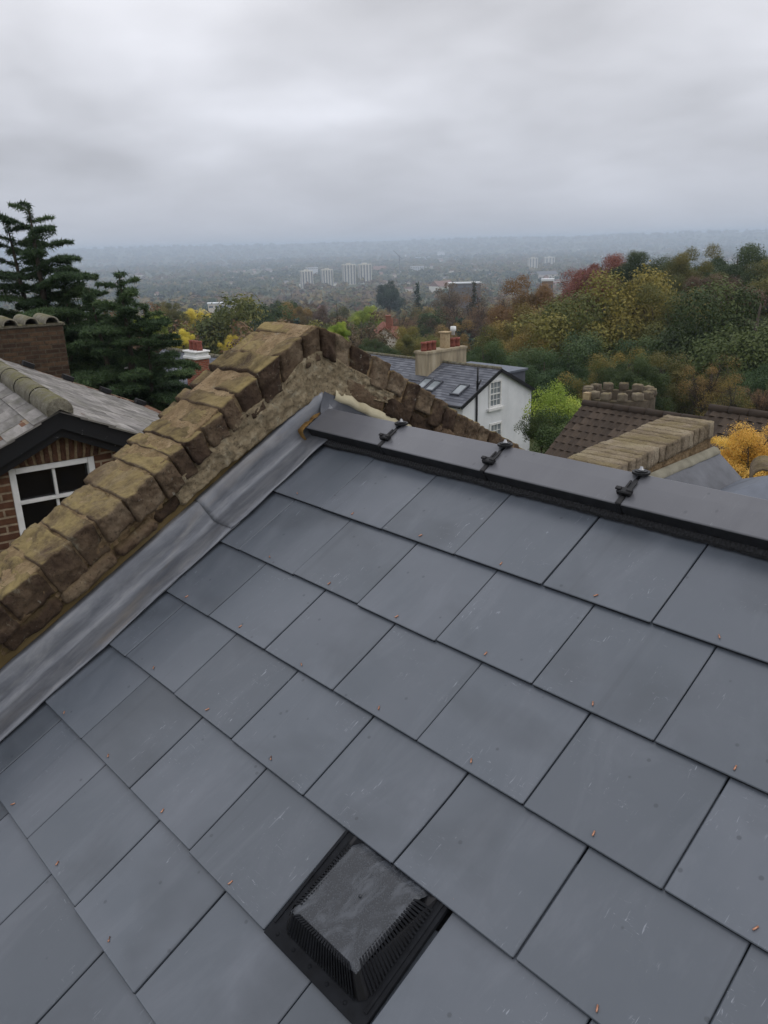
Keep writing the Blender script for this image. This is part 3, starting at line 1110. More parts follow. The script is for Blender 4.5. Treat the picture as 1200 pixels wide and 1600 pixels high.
# mortar band between them, rough, slightly set back
def band(name, mat, s0, s1, h0f, h1f, backf, amp, nh=14):
    q = MB()
    NS = int((s1 - s0) / .008)
    V, F = [], []
    for j in range(NS + 1):
        s = s0 + (s1 - s0) * j / NS
        a_, b_ = h0f(s), h1f(s)
        for i in range(nh + 1):
            h = a_ + (b_ - a_) * i / nh
            d = amp * (nz((s * 14, h * 14, 1)) + .8 * nz((s * 45, h * 45, 9)) + .6 * nz((s * 110, h * 110, 4)))
            edge = -.06 if i in (0, nh) or j in (0, NS) else 0
            V.append(WS(XF - backf(s) + d + edge, s, h))
    n = nh + 1
    for j in range(NS):
        for i in range(nh):
            F.append((j * n + i, (j + 1) * n + i, (j + 1) * n + i + 1, j * n + i + 1))
    q.add(V, F, None, 0, True)
    return q.build(name, mat, wall)


band('mortar_bed', M['mortar'], -1.42, 1.6, lambda s: .118, lambda s: copz(s) - .075, lambda s: .020, .010, 18)
# greyer roughcast patch either side of the apex
band('roughcast_patch', M['roughcast'], -.66, .34, lambda s: .112 + .008 * math.sin(s * 9) + (.25 * max(0, s - .06)) - .020 * math.exp(-(s / .12) ** 2), lambda s: copz(s) - .085 + .025 * nz((s * 9, 0, 5)), lambda s: .004, .009, 26)
# wall body in damp render down to the ground
q = MB()
pts = [WL(0, 3.4, .18, 1), WL(0, 0, .20, 1), WL(0, 1.75, .2, -1)]
pts[1] = Vector((0, YR, ZR + .22))
poly = [(p.y, p.z) for p in pts]
poly = [Vector((XW - WT, y, z)) for y, z in poly]
poly += [Vector((XW - WT, pts[2].y, -8.6)), Vector((XW - WT, pts[0].y, -8.6))]
q.prism(poly, UX * WT)
q.build('wall_body', M['render'], wall)
# cream mortar fillet down the rear slope
q = MB()
V, F = [], []
NS = 90
for j in range(NS + 1):
    s = .015 + 1.6 * j / NS
    w = .004 * nz((s * 15, 3, 3))
    V += [WL(XW + .026, s, .100 + w, -1), WL(XW + .032 + w, s, .106 + w, -1), WL(XW + .028 + w, s, .122 + w, -1), WL(XW + .018, s, .140 + w * 2, -1), WL(XW - .02, s, .150, -1)]
for j in range(NS):
    for i in range(4):
        F.append((j * 5 + i, j * 5 + i + 1, j * 5 + i + 6, j * 5 + i + 5))
q.add(V, F, None, 0, True)
q.build('mortar_fillet', M['cream'], wall)
# moss tufts along the coping top
mo = MB()
for i in range(900):
    sd = 1
    s = rs.uniform(.05, 1.5)
    if nz((s * 3, 5, 1)) < -.1 and rs.random() < .8:
        continue
    x = XF - rs.uniform(.02, .27)
    p0 = WS(x, -s, copz(s) - .006)
    for m in range(5):
        d = Vector((rs.uniform(-1, 1), rs.uniform(-1, 1), rs.uniform(.1, .8))) * .0045
        w = Vector((rs.uniform(-1, 1), rs.uniform(-1, 1), 0)) * .0024
        mo.add([p0 - w, p0 + w, p0 + d], [(0, 1, 2)], None, rs.random())
M['moss'] = leaf_mat('moss', G((96, 88, 44), (118, 108, 58), (140, 128, 76), (134, 126, 90)))
mo.build('moss', M['moss'], wall)


# ------------------------------------------------------------------ foliage generators
def leaf_mesh(name, pos, nrm, size, tone, rg, elong=1.0, wide=.62):
    """one quad per leaf clump at pos, facing nrm, as one mesh"""
    n = len(pos)
    a = rg.normal(size=(n, 3))
    t = np.cross(nrm, a)
    t /= np.linalg.norm(t, axis=1, keepdims=True) + 1e-9
    b = np.cross(nrm, t)
    sz = (size * rg.uniform(.55, 1.35, n))[:, None]
    V = np.empty((n, 4, 3))
    V[:, 0] = pos - t * sz * elong
    V[:, 1] = pos - b * sz * wide + t * sz * .15 * elong
    V[:, 2] = pos + t * sz * elong + nrm * sz * .25
    V[:, 3] = pos + b * sz * wide + t * sz * .1
    me = bpy.data.meshes.new(name)
    me.vertices.add(n * 4)
    me.loops.add(n * 4)
    me.polygons.add(n)
    me.vertices.foreach_set('co', V.astype(np.float32).ravel())
    me.loops.foreach_set('vertex_index', np.arange(n * 4, dtype=np.int32))
    me.polygons.foreach_set('loop_start', np.arange(0, n * 4, 4, dtype=np.int32))
    me.polygons.foreach_set('loop_total', np.full(n, 4, dtype=np.int32))
    at_ = me.attributes.new('tone', 'FLOAT', 'POINT')
    at_.data.foreach_set('value', np.repeat(np.clip(tone, 0, 1), 4).astype(np.float32))
    me.update()
    me.validate()
    return me


def crown(name, seed, lobes, leaves, leaf, aspect, lobe_r, ragged=.2, flat=.92, hollow=.62):
    """unit crown: radius about 1, height 2*aspect centred at 0; lobes of leaves with gaps between"""
    rg = np.random.default_rng(seed)
    C, R = [], []
    for i in range(lobes):
        d = rg.normal(size=3)
        d /= np.linalg.norm(d)
        if d[2] < -.55:
            d[2] = -d[2] * .5
        rr = (.42 + .52 * rg.random() ** .5) * (1 + ragged * rg.normal())
        c = d * rr * np.array([1, 1, aspect])
        C.append(c)
        R.append(lobe_r * rg.uniform(.65, 1.3))
    C, R = np.array(C), np.array(R)
    li = rg.integers(0, lobes, leaves)
    d = rg.normal(size=(leaves, 3))
    d /= np.linalg.norm(d, axis=1, keepdims=True)
    d[:, 2] = np.where(d[:, 2] < -.7, -d[:, 2], d[:, 2])
    rad = R[li] * (hollow + (1 - hollow) * rg.random(leaves)) * (1 + .16 * rg.normal(size=leaves))
    pos = C[li] + d * rad[:, None] * np.array([1, 1, flat])
    n = d + rg.normal(size=(leaves, 3)) * .42 + np.array([0, 0, .2])
    n /= np.linalg.norm(n, axis=1, keepdims=True)
    lt = rg.random(lobes)
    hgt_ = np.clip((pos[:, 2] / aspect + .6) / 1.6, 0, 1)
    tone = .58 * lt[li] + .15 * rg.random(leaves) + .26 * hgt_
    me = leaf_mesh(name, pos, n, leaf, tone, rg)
    return me, C


def limbs(name, seed, C, trunk_r, aspect, n_twigs=0):
    """trunk stub and boughs inside a crown of unit radius"""
    rg = random.Random(seed)
    mb = MB()
    zb = -aspect * 1.05
    mb.tube([(0, 0, zb), (.02, .01, zb * .4), (.0, .03, .25 * aspect), (.03, 0, .8 * aspect)], [trunk_r, trunk_r * .8, trunk_r * .5, trunk_r * .12], 7)
    for c in C:
        f = rg.uniform(.25, .8)
        st = Vector((0, 0, zb + (c[2] - zb) * f * .8))
        e = Vector(c) * .84
        m = st.lerp(e, .5) + Vector((rg.uniform(-.05, .05), rg.uniform(-.05, .05), rg.uniform(0, .08)))
        mb.tube([st, m, e], [trunk_r * .42, trunk_r * .28, trunk_r * .09], 5)
        for _ in range(n_twigs):
            q = m.lerp(e, rg.random())
            d = Vector((rg.gauss(0, 1), rg.gauss(0, 1), rg.gauss(.5, .8))).normalized() * rg.uniform(.12, .3)
            mb.tube([q, q + d * .6 + Vector((0, 0, .02)), q + d], [trunk_r * .1, trunk_r * .07, trunk_r * .03], 3, caps=False)
    ob = mb.build(name, M['bark'])
    me = ob.data
    bpy.data.objects.remove(ob)
    return me


KIND = {}


def kind(key, seed, lobes, leaves, leaf, aspect, lobe_r, **kw):
    tw = kw.pop('twigs', 0)
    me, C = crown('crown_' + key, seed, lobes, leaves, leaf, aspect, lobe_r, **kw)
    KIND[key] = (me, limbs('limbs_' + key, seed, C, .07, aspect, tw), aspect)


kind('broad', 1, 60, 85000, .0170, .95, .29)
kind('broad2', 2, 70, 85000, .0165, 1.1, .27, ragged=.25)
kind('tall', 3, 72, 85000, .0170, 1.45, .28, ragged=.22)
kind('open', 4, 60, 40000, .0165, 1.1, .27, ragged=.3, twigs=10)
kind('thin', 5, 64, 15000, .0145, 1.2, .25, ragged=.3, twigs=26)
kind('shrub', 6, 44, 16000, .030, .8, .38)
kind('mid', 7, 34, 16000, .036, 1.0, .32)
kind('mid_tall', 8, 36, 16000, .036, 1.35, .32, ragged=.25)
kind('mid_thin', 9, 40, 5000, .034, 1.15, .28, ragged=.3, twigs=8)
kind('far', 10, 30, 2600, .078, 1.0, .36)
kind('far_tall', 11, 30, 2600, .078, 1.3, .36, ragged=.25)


def cone_mesh(name, seed, tiers, per, leaf, width):
    """a dark conifer of unit height: drooping tiers"""
    rg = np.random.default_rng(seed)
    P, Nn, T = [], [], []
    for t in range(tiers):
        z = .08 + .90 * t / (tiers - 1)
        rr = width * (1 - z) ** .8 * rg.uniform(.8, 1.15) + .012
        for b in range(max(4, int(9 * (1 - z) + 3))):
            az = rg.random() * 6.283
            L_ = rr * rg.uniform(.65, 1.1)
            m = max(5, int(per * L_ / width))
            f = rg.random(m) ** .7
            x = np.cos(az) * L_ * f + rg.normal(size=m) * .018
            y = np.sin(az) * L_ * f + rg.normal(size=m) * .018
            zz = z - .35 * L_ * f ** 2 + rg.normal(size=m) * .008
            P.append(np.stack([x, y, zz], 1))
            n = rg.normal(size=(m, 3)) * .5 + np.array([0, 0, 1])
            Nn.append(n / np.linalg.norm(n, axis=1, keepdims=True))
            T.append(rg.random(m) * .6 + rg.random() * .4)
    return leaf_mesh(name, np.concatenate(P), np.concatenate(Nn), leaf, np.concatenate(T), rg, 1.4)


CONE = {'conifer': cone_mesh('crown_conifer', 21, 26, 40, .022, .26), 'conifer_slim': cone_mesh('crown_conifer_slim', 22, 26, 30, .020, .15)}
tm = MB()
tm.tube([(0, 0, 0), (.1, .05, .35), (0, .1, .7), (.05, 0, 1.0)], [1, .82, .7, .45], 8)
_o = tm.build('trunk_mesh', M['bark'])
TRUNK = _o.data
bpy.data.objects.remove(_o)


def child(name, me, parent, loc, scale, mat=None, rz=0):
    o = bpy.data.objects.new(name, me)
    COL.objects.link(o)
    o.parent = parent
    o.location, o.scale, o.rotation_euler = loc, scale, (0, 0, rz)
    if mat is not None:
        if not me.materials:
            me.materials.append(None)
        o.material_slots[0].link = 'OBJECT'
        o.material_slots[0].material = mat
    return o


tr = random.Random(77)
PLACED = []


def tree(name, base, top_z, rad, kd, colour, label, cat='tree', group=None, squash=1.0):
    t = bpy.data.objects.new(name, None)
    COL.objects.link(t)
    t.location = base
    tag(t, label, cat, group)
    H = top_z - base[2]
    rz = tr.random() * 6.28
    if kd in CONE:
        child('crown', CONE[kd], t, (0, 0, H * .02), (rad / .26 if kd == 'conifer' else rad / .15, rad / .26 if kd == 'conifer' else rad / .15, H), L[colour], rz)
        child('trunk', TRUNK, t, (0, 0, 0), (rad * .06, rad * .06, H * .8), M['bark'])
    else:
        me, lm, asp = KIND[kd]
        sz = rad * squash
        zc_ = H - sz * asp * 1.05
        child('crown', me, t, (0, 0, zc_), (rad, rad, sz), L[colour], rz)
        child('branches', lm, t, (0, 0, zc_), (rad, rad, sz), M['bark'], rz)
        tz = zc_ - sz * asp * 1.0
        if tz > .3:
            child('trunk', TRUNK, t, (0, 0, 0), (rad * .085, rad * .085, tz + .3), M['bark'])
    PLACED.append((base[0], base[1], rad))
    return t


def tree_px(name, px_, py_top, dist, wpx, kd, colour, label, **kw):
    """a tree whose top shows at (px, py) from the camera, dist metres away over the ground"""
    r = ray(px_, py_top)
    hd = r / math.hypot(r[0], r[1])
    x, y, z = hd * dist
    rad = wpx / 2 / FPX * dist
    return tree(name, (x, y, ground(x, y) - .3), z, rad, kd, colour, label, **kw)


# big wood on the right
tree_px('broadleaf_tree', 942, 399, 108, 108, 'broad', 'red', 'dusky red tree rising above the golden trees')
tree_px('broadleaf_tree', 1008, 388, 104, 85, 'broad2', 'deep', 'grey green treetop just right of the red tree')
tree_px('broadleaf_tree', 1072, 394, 92, 95, 'tall', 'olive', 'tall brownish olive treetop between two green trees')
tree_px('broadleaf_tree', 1155, 384, 100, 130, 'broad', 'deep', 'dark green treetop on the skyline at the wood edge')
tree_px('broadleaf_tree', 1222, 402, 96, 110, 'broad2', 'olive', 'olive brown treetop cut by the picture edge')
tree_px('broadleaf_tree', 1120, 424, 84, 110, 'broad2', 'plum', 'dull plum coloured crown below the skyline trees')
tree_px('broadleaf_tree', 950, 423, 74, 250, 'broad', 'gold', 'large golden olive tree at the heart of the wood')
tree_px('broadleaf_tree', 1050, 452, 70, 150, 'tall', 'olive', 'olive tree with dark gaps right of the large golden tree')
tree_px('broadleaf_tree', 1190, 430, 58, 275, 'broad2', 'green', 'large full green tree at the picture edge')
tree_px('broadleaf_tree', 862, 462, 84, 150, 'broad2', 'gold', 'golden brown tree sloping down to the white house side')
tree_px('broadleaf_tree', 822, 444, 96, 112, 'tall', 'orange', 'orange brown thinning tree behind the golden trees')
tree_px('broadleaf_tree', 890, 515, 60, 185, 'broad2', 'deep', 'wide deep green tree under the golden canopy')
tree_px('broadleaf_tree', 1020, 525, 60, 150, 'broad2', 'deep', 'dark green tree behind the crenellated turret')
tree_px('broadleaf_tree', 850, 550, 57, 120, 'broad', 'deep', 'dark green tree behind the white house gable')
tree_px('broadleaf_tree', 800, 500, 70, 120, 'broad2', 'gold', 'golden tree over the white house roof')
tree_px('broadleaf_tree', 755, 534, 56, 100, 'broad', 'green', 'bushy green tree just behind the white house roof')
tree_px('broadleaf_tree', 950, 560, 44, 105, 'open', 'gold', 'small orange tinged tree left of the turret')
tree_px('broadleaf_tree', 990, 560, 42, 90, 'broad', 'green', 'small mid green tree directly behind the turret')
tree_px('broadleaf_tree', 1060, 565, 46, 120, 'open', 'olive', 'brownish green tree right of the turret')
tree_px('broadleaf_tree', 1115, 562, 44, 90, 'thin', 'orange', 'thin russet tree among green foliage')
tree_px('broadleaf_tree', 1150, 590, 36, 95, 'thin', 'gold', 'thin yellow green sapling near the dark tiled roof')
tree_px('broadleaf_tree', 1215, 560, 48, 120, 'broad', 'deep', 'dark tree in shade under the large green tree')
tree_px('broadleaf_tree', 1250, 470, 75, 130, 'broad', 'green', 'green tree beyond the picture edge')
tree_px('broadleaf_tree', 748, 452, 150, 95, 'thin', 'brown', 'bare brown tree with visible branches')
tree_px('broadleaf_tree', 712, 470, 130, 90, 'thin', 'plum', 'reddish brown bare tree left of the bigger brown tree')
tree_px('broadleaf_tree', 795, 460, 130, 70, 'thin', 'brown', 'bare brown tree beside the orange tree')
tree_px('broadleaf_tree', 650, 510, 95, 80, 'broad', 'gold', 'yellow brown tree left of the chimney pots')
tree_px('broadleaf_tree', 700, 512, 105, 75, 'open', 'orange', 'orange brown tree behind the chimney')
tree_px('broadleaf_tree', 625, 478, 190, 70, 'thin', 'brown', 'bare grey brown tree right of the lime tree')
tree_px('broadleaf_tree', 668, 485, 170, 65, 'thin', 'brown', 'greyish bare tree below the dark conifer')
tree_px('broadleaf_tree', 705, 440, 260, 60, 'mid_thin', 'plum', 'brown tree crown in front of the long white building')
tree_px('pine_tree', 652, 444, 300, 30, 'conifer', 'pine', 'single dark conifer standing among brown trees')
tree_px('pine_tree', 741, 442, 260, 24, 'conifer_slim', 'pine', 'slim dark conifer right of the brown crown')
tree_px('pine_tree', 606, 440, 430, 44, 'mid', 'pine', 'dark domed pine below the tower blocks', squash=1.2)
tree_px('broadleaf_tree', 570, 478, 150, 46, 'broad', 'lime', 'bright lime green tree in the valley')
tree_px('broadleaf_tree', 566, 502, 128, 48, 'broad2', 'deep', 'dark green tree in front of the lime tree')
tree_px('broadleaf_tree', 585, 530, 80, 60, 'broad', 'green', 'low green tree behind the wall apex')
tree_px('broadleaf_tree', 452, 472, 170, 52, 'broad', 'orange', 'rounded orange brown tree above the wall apex')
tree_px('broadleaf_tree', 498, 480, 210, 50, 'open', 'plum', 'dark reddish tree near the lime tree')
tree_px('broadleaf_tree', 405, 478, 230, 44, 'mid', 'green', 'mid green tree left of the orange tree')
tree_px('broadleaf_tree', 428, 470, 260, 40, 'mid', 'deep', 'dark green tree behind the orange tree')
tree_px('broadleaf_tree', 258, 470, 120, 54, 'broad2', 'olive', 'olive brown tree right of the dark conifer')
tree_px('broadleaf_tree', 302, 482, 125, 42, 'broad', 'yellow', 'greenish yellow tree in the valley gardens')
tree_px('broadleaf_tree', 330, 490, 115, 44, 'broad2', 'gold', 'ochre tree beside the greenish yellow tree')
tree_px('broadleaf_tree', 335, 512, 92, 56, 'open', 'olive', 'loose olive tree behind the red chimney')
tree_px('broadleaf_tree', 368, 524, 82, 40, 'broad', 'yellow', 'bright yellow tree beside the coping')
tree_px('broadleaf_tree', 280, 515, 62, 36, 'broad', 'yellow', 'vivid yellow tree peeping past the conifer')
tree_px('broadleaf_tree', 238, 488, 70, 40, 'broad', 'lime', 'yellow green tree touching the dark conifer')
tree_px('broadleaf_tree', 395, 505, 140, 36, 'mid', 'pine', 'small dark tree beside the yellow tree')
tree_px('shrub', 876, 610, 24, 86, 'shrub', 'lime', 'yellow green shrub between white house and brown roof', cat='shrub', squash=1.35)
tree_px('shrub', 884, 652, 22.5, 96, 'shrub', 'green', 'dark lower bush in front of the yellow green shrub', cat='shrub')
tree_px('shrub', 848, 650, 23, 64, 'shrub', 'green', 'green bush against the white house corner', cat='shrub')
tree_px('shrub', 1178, 668, 10.5, 128, 'open', 'amber', 'amber yellow shrub beyond the grey flat roof', cat='shrub', squash=.9)
tree_px('shrub', 1150, 690, 10.8, 90, 'open', 'amber', 'low amber spray left of the larger amber shrub', cat='shrub', squash=.8)
tree_px('shrub', 1195, 600, 24, 50, 'thin', 'brown', 'bare twiggy shrub at the picture edge', cat='shrub')
tree_px('shrub', 527, 503, 26, 34, 'broad', 'lime', 'lime yellow bush peeping over the wall apex', cat='shrub')


# dark cedar at the left: two leaning leaders with flat tiers
def cedar(name, base, leaders, seed, label, tuft, dens, per_m):
    rg = np.random.default_rng(seed)
    t = thing(name, Vector(base), label, 'tree')
    tk = MB()
    br = MB()
    P, Nn, T = [], [], []

    def spray(pts, wid, n, tone):
        """a flat feathery plate of needle tufts along a branch"""
        g = rg.random(n) ** .8
        k_ = np.clip((g * (len(pts) - 1)).astype(int), 0, len(pts) - 2)
        fr = g * (len(pts) - 1) - k_
        Q = np.array([tuple(p) for p in pts])
        A = Q[k_] * (1 - fr)[:, None] + Q[k_ + 1] * fr[:, None]
        d = Q[-1] - Q[0]
        sd_ = np.array([-d[1], d[0], 0.0])
        sd_ /= np.linalg.norm(sd_) + 1e-9
        env = wid * np.sin(np.clip(g * .92 + .08, 0, 1) * math.pi) ** .8 + .02
        # side shoots: tufts gather in fingers, leaving gaps between
        fing = np.sin(g * rg.uniform(38, 55) + rg.random() * 6)
        keep = (fing > -.1) | (rg.random(n) < .12)
        lat = rg.uniform(-1, 1, n) * env * 1.25
        A = A + lat[:, None] * sd_ + np.abs(lat)[:, None] * (d / (np.linalg.norm(d) + 1e-9)) * .35
        A[:, 2] += -np.abs(lat) * .22 + rg.normal(size=n) * .015
        A = A[keep]
        n = len(A)
        P.append(A)
        q = rg.normal(size=(n, 3)) * .6 + np.array([0, 0, .8])
        Nn.append(q / np.linalg.norm(q, axis=1, keepdims=True))
        T.append(np.clip(tone * .45 + .5 * rg.random(n), 0, 1))

    for (top, r0, z0f, sp, az0) in leaders:
        b, tp = Vector(base), Vector(top)
        mid = b.lerp(tp, .55) + Vector((.2, -.1, 0))
        spine = [b, b.lerp(mid, .5), mid, mid.lerp(tp, .5) + Vector((.08, .05, 0)), tp]
        tk.tube(spine, [r0, r0 * .8, r0 * .55, r0 * .28, r0 * .04], 9)
        H = (tp.z - b.z) * (1 - z0f)
        nb = int(H * per_m)
        for i in range(nb):
            g_ = (i + rg.random() * .8) / nb
            f = z0f + (1 - z0f) * g_
            k_ = f * 4
            a = min(3, int(k_))
            o = spine[a].lerp(spine[a + 1], k_ - a)
            az = i * 2.4 + rg.normal() * .5
            Lb = sp * (1 - g_) ** .75 * rg.uniform(.45, 1.15) + .22
            up = rg.uniform(.10, .34) + .35 * g_ ** 2
            d = Vector((math.cos(az), math.sin(az), 0))
            side = Vector((-d.y, d.x, 0))
            pts = []
            for m in range(7):
                g = m / 6
                pts.append(o + d * Lb * g + side * Lb * .10 * math.sin(g * 3 + az) + Vector((0, 0, Lb * (up * g - .28 * g ** 2.5))))
            br.tube(pts, [.04 * (1 - f) + .012, .035 * (1 - f) + .010, .026 * (1 - f) + .008, .014, .010, .007, .004], 5, caps=False)
            tone = rg.random()
            spray(pts, .16 * Lb + .05, int(dens * (.35 * Lb + .45 * Lb * Lb * .5)), tone)
            for m in range(int(Lb * 3.0)):
                g = rg.uniform(.25, .95)
                p0 = pts[min(5, int(g * 6))]
                sg = 1 if rg.random() < .5 else -1
                l2 = Lb * (1 - g * .65) * rg.uniform(.25, .5)
                e = p0 + (side * sg * .8 + d * .6) * l2 + Vector((0, 0, l2 * rg.uniform(-.18, .12)))
                mm = p0.lerp(e, .5) + Vector((0, 0, l2 * .05))
                br.tube([p0, mm, e], [.009, .006, .003], 4, caps=False)
                spray([p0, mm, e], .22 * l2 + .03, int(dens * l2 * .55), tone)
        # the leader's own tip
        spray([spine[3].lerp(spine[4], x / 5) for x in range(6)], .10, int(dens * .6), .5)
    tk.build('trunk', M['bark'], t)
    br.build('branches', M['bark'], t)
    me = leaf_mesh('needles', np.concatenate(P) - np.array(base), np.concatenate(Nn), tuft, np.concatenate(T), rg, 2.6, .30)
    child('crown', me, t, (0, 0, 0), (1, 1, 1), L['cedar'])
    return t


def gpt(px_, py_, d):
    r = ray(px_, py_)
    r = r / math.hypot(r[0], r[1]) * d
    return Vector(r)


a = gpt(62, 520, 23)
b0 = Vector((a.x, a.y, ground(a.x, a.y)))
cedar('cedar_tree', b0, [(gpt(44, 320, 23), .30, .36, 4.3, 0), (gpt(8, 338, 23.6), .24, .40, 3.6, 1), (gpt(100, 425, 22.4), .16, .42, 3.0, 2)], 5, 'tall dark cedar with flat ragged tiers against the sky', .036, 1500, 6.2)
a = gpt(190, 560, 20)
b0 = Vector((a.x, a.y, ground(a.x, a.y)))
cedar('cedar_tree', b0, [(gpt(186, 430, 20), .24, .22, 3.2, 0), (gpt(138, 450, 21), .2, .28, 3.0, 1), (gpt(228, 478, 19.5), .16, .30, 2.5, 2)], 9, 'shorter dense dark conifer right of the tall cedar', .036, 1600, 7.5)


# ------------------------------------------------------------------ houses close by
def slope(mb, o, ud, vd, no, width, length, gauge, tw, th, step, rg, curve=0.0, clip=None):
    """courses of tiles down a slope: o = ridge end, ud along, vd down, no out"""
    nrow = int(math.ceil(length / gauge))
    ncol = int(math.ceil(width / tw)) + 1
    for c in range(1, nrow + 1):
        v1 = min(c * gauge, length)
        v0 = max(0, v1 - gauge * 1.25)
        off = -.5 * (c % 2)
        for i in range(ncol):
            u0, u1 = max(0, (i + off) * tw), min(width, (i + 1 + off) * tw - tw * .012)
            if u1 - u0 < .01:
                continue
            lv = rg.uniform(-.2, .35) * th
            tone = rg.random()
            hh = -step * 1.25
            if curve:
                V, A = [], []
                nn = 6
                for m in range(nn + 1):
                    g = m / nn
                    z = curve * (math.sin(g * math.pi * 2) * .5 + .5)
                    uu = u0 + (u1 - u0) * g
                    V += [o + ud * uu + vd * v0 + no * (hh + z), o + ud * uu + vd * v1 + no * (lv + z), o + ud * uu + vd * v1 + no * (lv + z - th)]
                    A += [(uu + tone * 5, v0, 0), (uu + tone * 5, v1, 0), (uu + tone * 5, v1, 0)]
                F = []
                for m in range(nn):
                    F += [(m * 3, m * 3 + 1, m * 3 + 4, m * 3 + 3), (m * 3 + 1, m * 3 + 2, m * 3 + 5, m * 3 + 4)]
                mb.add(V, F, A, tone)
            else:
                V = [o + ud * u0 + vd * v0 + no * hh, o + ud * u1 + vd * v0 + no * hh, o + ud * u1 + vd * v1 + no * lv, o + ud * u0 + vd * v1 + no * lv,
                     o + ud * u1 + vd * v1 + no * (lv - th), o + ud * u0 + vd * v1 + no * (lv - th), o + ud * u0 + vd * v0 + no * (hh - th), o + ud * u1 + vd * v0 + no * (hh - th)]
                A = [(u0 + tone * 5, v0, 0), (u1 + tone * 5, v0, 0), (u1 + tone * 5, v1, 0), (u0 + tone * 5, v1, 0)] * 2
                mb.add(V, [(0, 3, 2, 1), (3, 5, 4, 2), (0, 6, 5, 3), (1, 2, 4, 7)], A, tone)


def gable_poly(o, ud, ax, hw, rise, drop):
    """gable outline in plane through o (apex) spanned by ax and z"""
    z = Vector((0, 0, 1))
    return [o - ax * hw - z * drop, o + ax * hw - z * drop, o + ax * hw - z * rise, o.copy(), o - ax * hw - z * rise]


# ---- brick neighbour on the left
th_ = math.radians(9)
NP = at(88, 633, 7.6)
ND = Vector((-math.cos(th_), math.sin(th_), 0))       # away from us along its ridge
NX_ = Vector((math.sin(th_), math.cos(th_), 0))       # towards its right eave
PIT = .45
nb = thing('brick_house', Vector((NP.x - 3, NP.y, -8)), 'old brown brick house with mossy grey roof and black bargeboards', 'house')
cp, sp_ = math.cos(PIT), math.sin(PIT)
z_ = Vector((0, 0, 1))
vR, nR = NX_ * cp - z_ * sp_, NX_ * sp_ + z_ * cp
vL, nL = -NX_ * cp - z_ * sp_, -NX_ * sp_ + z_ * cp
LEN, HW = 6.1, 2.6
q = MB()
rg2 = random.Random(8)
slope(q, NP - ND * .10 - z_ * .02, ND, vR, nR, LEN + .1, HW / cp + .2, .26, .36, .014, .012, rg2)
slope(q, NP - ND * .10 - z_ * .02, ND, vL, nL, LEN + .1, HW / cp + .2, .26, .36, .014, .012, rg2)
q.build('roof', M['old_tile'], nb)
q = MB()
for i in range(8):
    a = NP + ND * (-.13 + i * .80) + z_ * .0
    V, F = [], []
    nn = 10
    for j, (dd, rr) in enumerate(((0, .112), (.012, .115), (.78, .108), (.795, .104))):
        for m in range(nn + 1):
            t = -.35 + (math.pi + .7) * m / nn
            V.append(a + ND * dd + NX_ * math.cos(t) * rr + z_ * (math.sin(t) * rr - .035))
    for j in range(3):
        for m in range(nn):
            F.append((j * (nn + 1) + m, j * (nn + 1) + m + 1, (j + 1) * (nn + 1) + m + 1, (j + 1) * (nn + 1) + m))
    if i == 0:
        V.append(a + z_ * -.02)
        F += [(m, len(V) - 1, m + 1) for m in range(nn)]
    q.add(V, F, None, rg2.random(), True)
q.build('ridge', M['ridge_old'], nb)
# gable wall with window opening
wl_, wr_, wt_, wb_ = -.475, .275, -.535, -1.34       # window in gable coordinates (along NX_, height)
GO = NP + ND * .10
G2 = lambda a, z, d=0.0: GO + NX_ * a + z_ * z + ND * d
q = MB()


def wallrect(a0, a1, z0, z1):
    q.box(GO, NX_, ND, z_, a0, a1, 0, .22, z0, z1)


rise = HW * math.tan(PIT)
wallrect(-HW, wl_, -8 - NP.z, -rise)
wallrect(wr_, HW, -8 - NP.z, -rise)
wallrect(wl_, wr_, -8 - NP.z, wb_)
for (a0, a1) in ((-HW, wl_), (wr_, HW)):
    zt = lambda a: -abs(a) * math.tan(PIT) - .03
    q.prism([G2(a0, -rise), G2(a1, -rise), G2(a1, zt(a1)), G2(a0, zt(a0))], ND * .22)
q.prism([G2(wl_, wt_), G2(wr_, wt_), G2(wr_, -wr_ * math.tan(PIT) - .03), G2(0, -.03), G2(wl_, wl_ * math.tan(PIT) - .03)], ND * .22)
# the long side walls
q.box(GO, NX_, ND, z_, HW - .22, HW, .22, LEN - .1, -8 - NP.z, -rise + .02)
q.box(GO, NX_, ND, z_, -HW, -HW + .22, .22, LEN - .1, -8 - NP.z, -rise + .02)
q.prism([G2(-HW, -8 - NP.z, LEN - .1), G2(HW, -8 - NP.z, LEN - .1), G2(HW, -rise, LEN - .1), G2(0, -.05, LEN - .1), G2(-HW, -rise, LEN - .1)], ND * .2)
q.build('wall', M['brick'], nb, uvf=lambda p: ((Vector(p) - GO).dot(NX_) + (Vector(p) - GO).dot(ND), p[2], 0))
# soldier arch
q, q2 = MB(), MB()
nbk = 12
for i in range(nbk):
    f = (i + .5) / nbk - .5
    aa = (wl_ + wr_) / 2 + f * (wr_ - wl_ + .10)
    lean = f * .10
    hgt = .20
    stone(q, lambda x, s, h: G2(aa + x + lean * (h / .2), wt_ + .005 + h, s), -.0255, .0255, -.016, .05, 0, hgt, .003, i * 3.3, rg2.random(), .02, .005)
q.build('brick_arch', M['arch'], nb)
q2.prism([G2(wl_ - .06, wt_ + .004, -.006), G2(wr_ + .06, wt_ + .004, -.006), G2(wr_ + .115, wt_ + .235, -.006), G2(0 - .1, wt_ + .25, -.006), G2(wl_ - .115, wt_ + .235, -.006)], ND * .005)
q2.build('arch_mortar', M['arch_mortar'], nb)
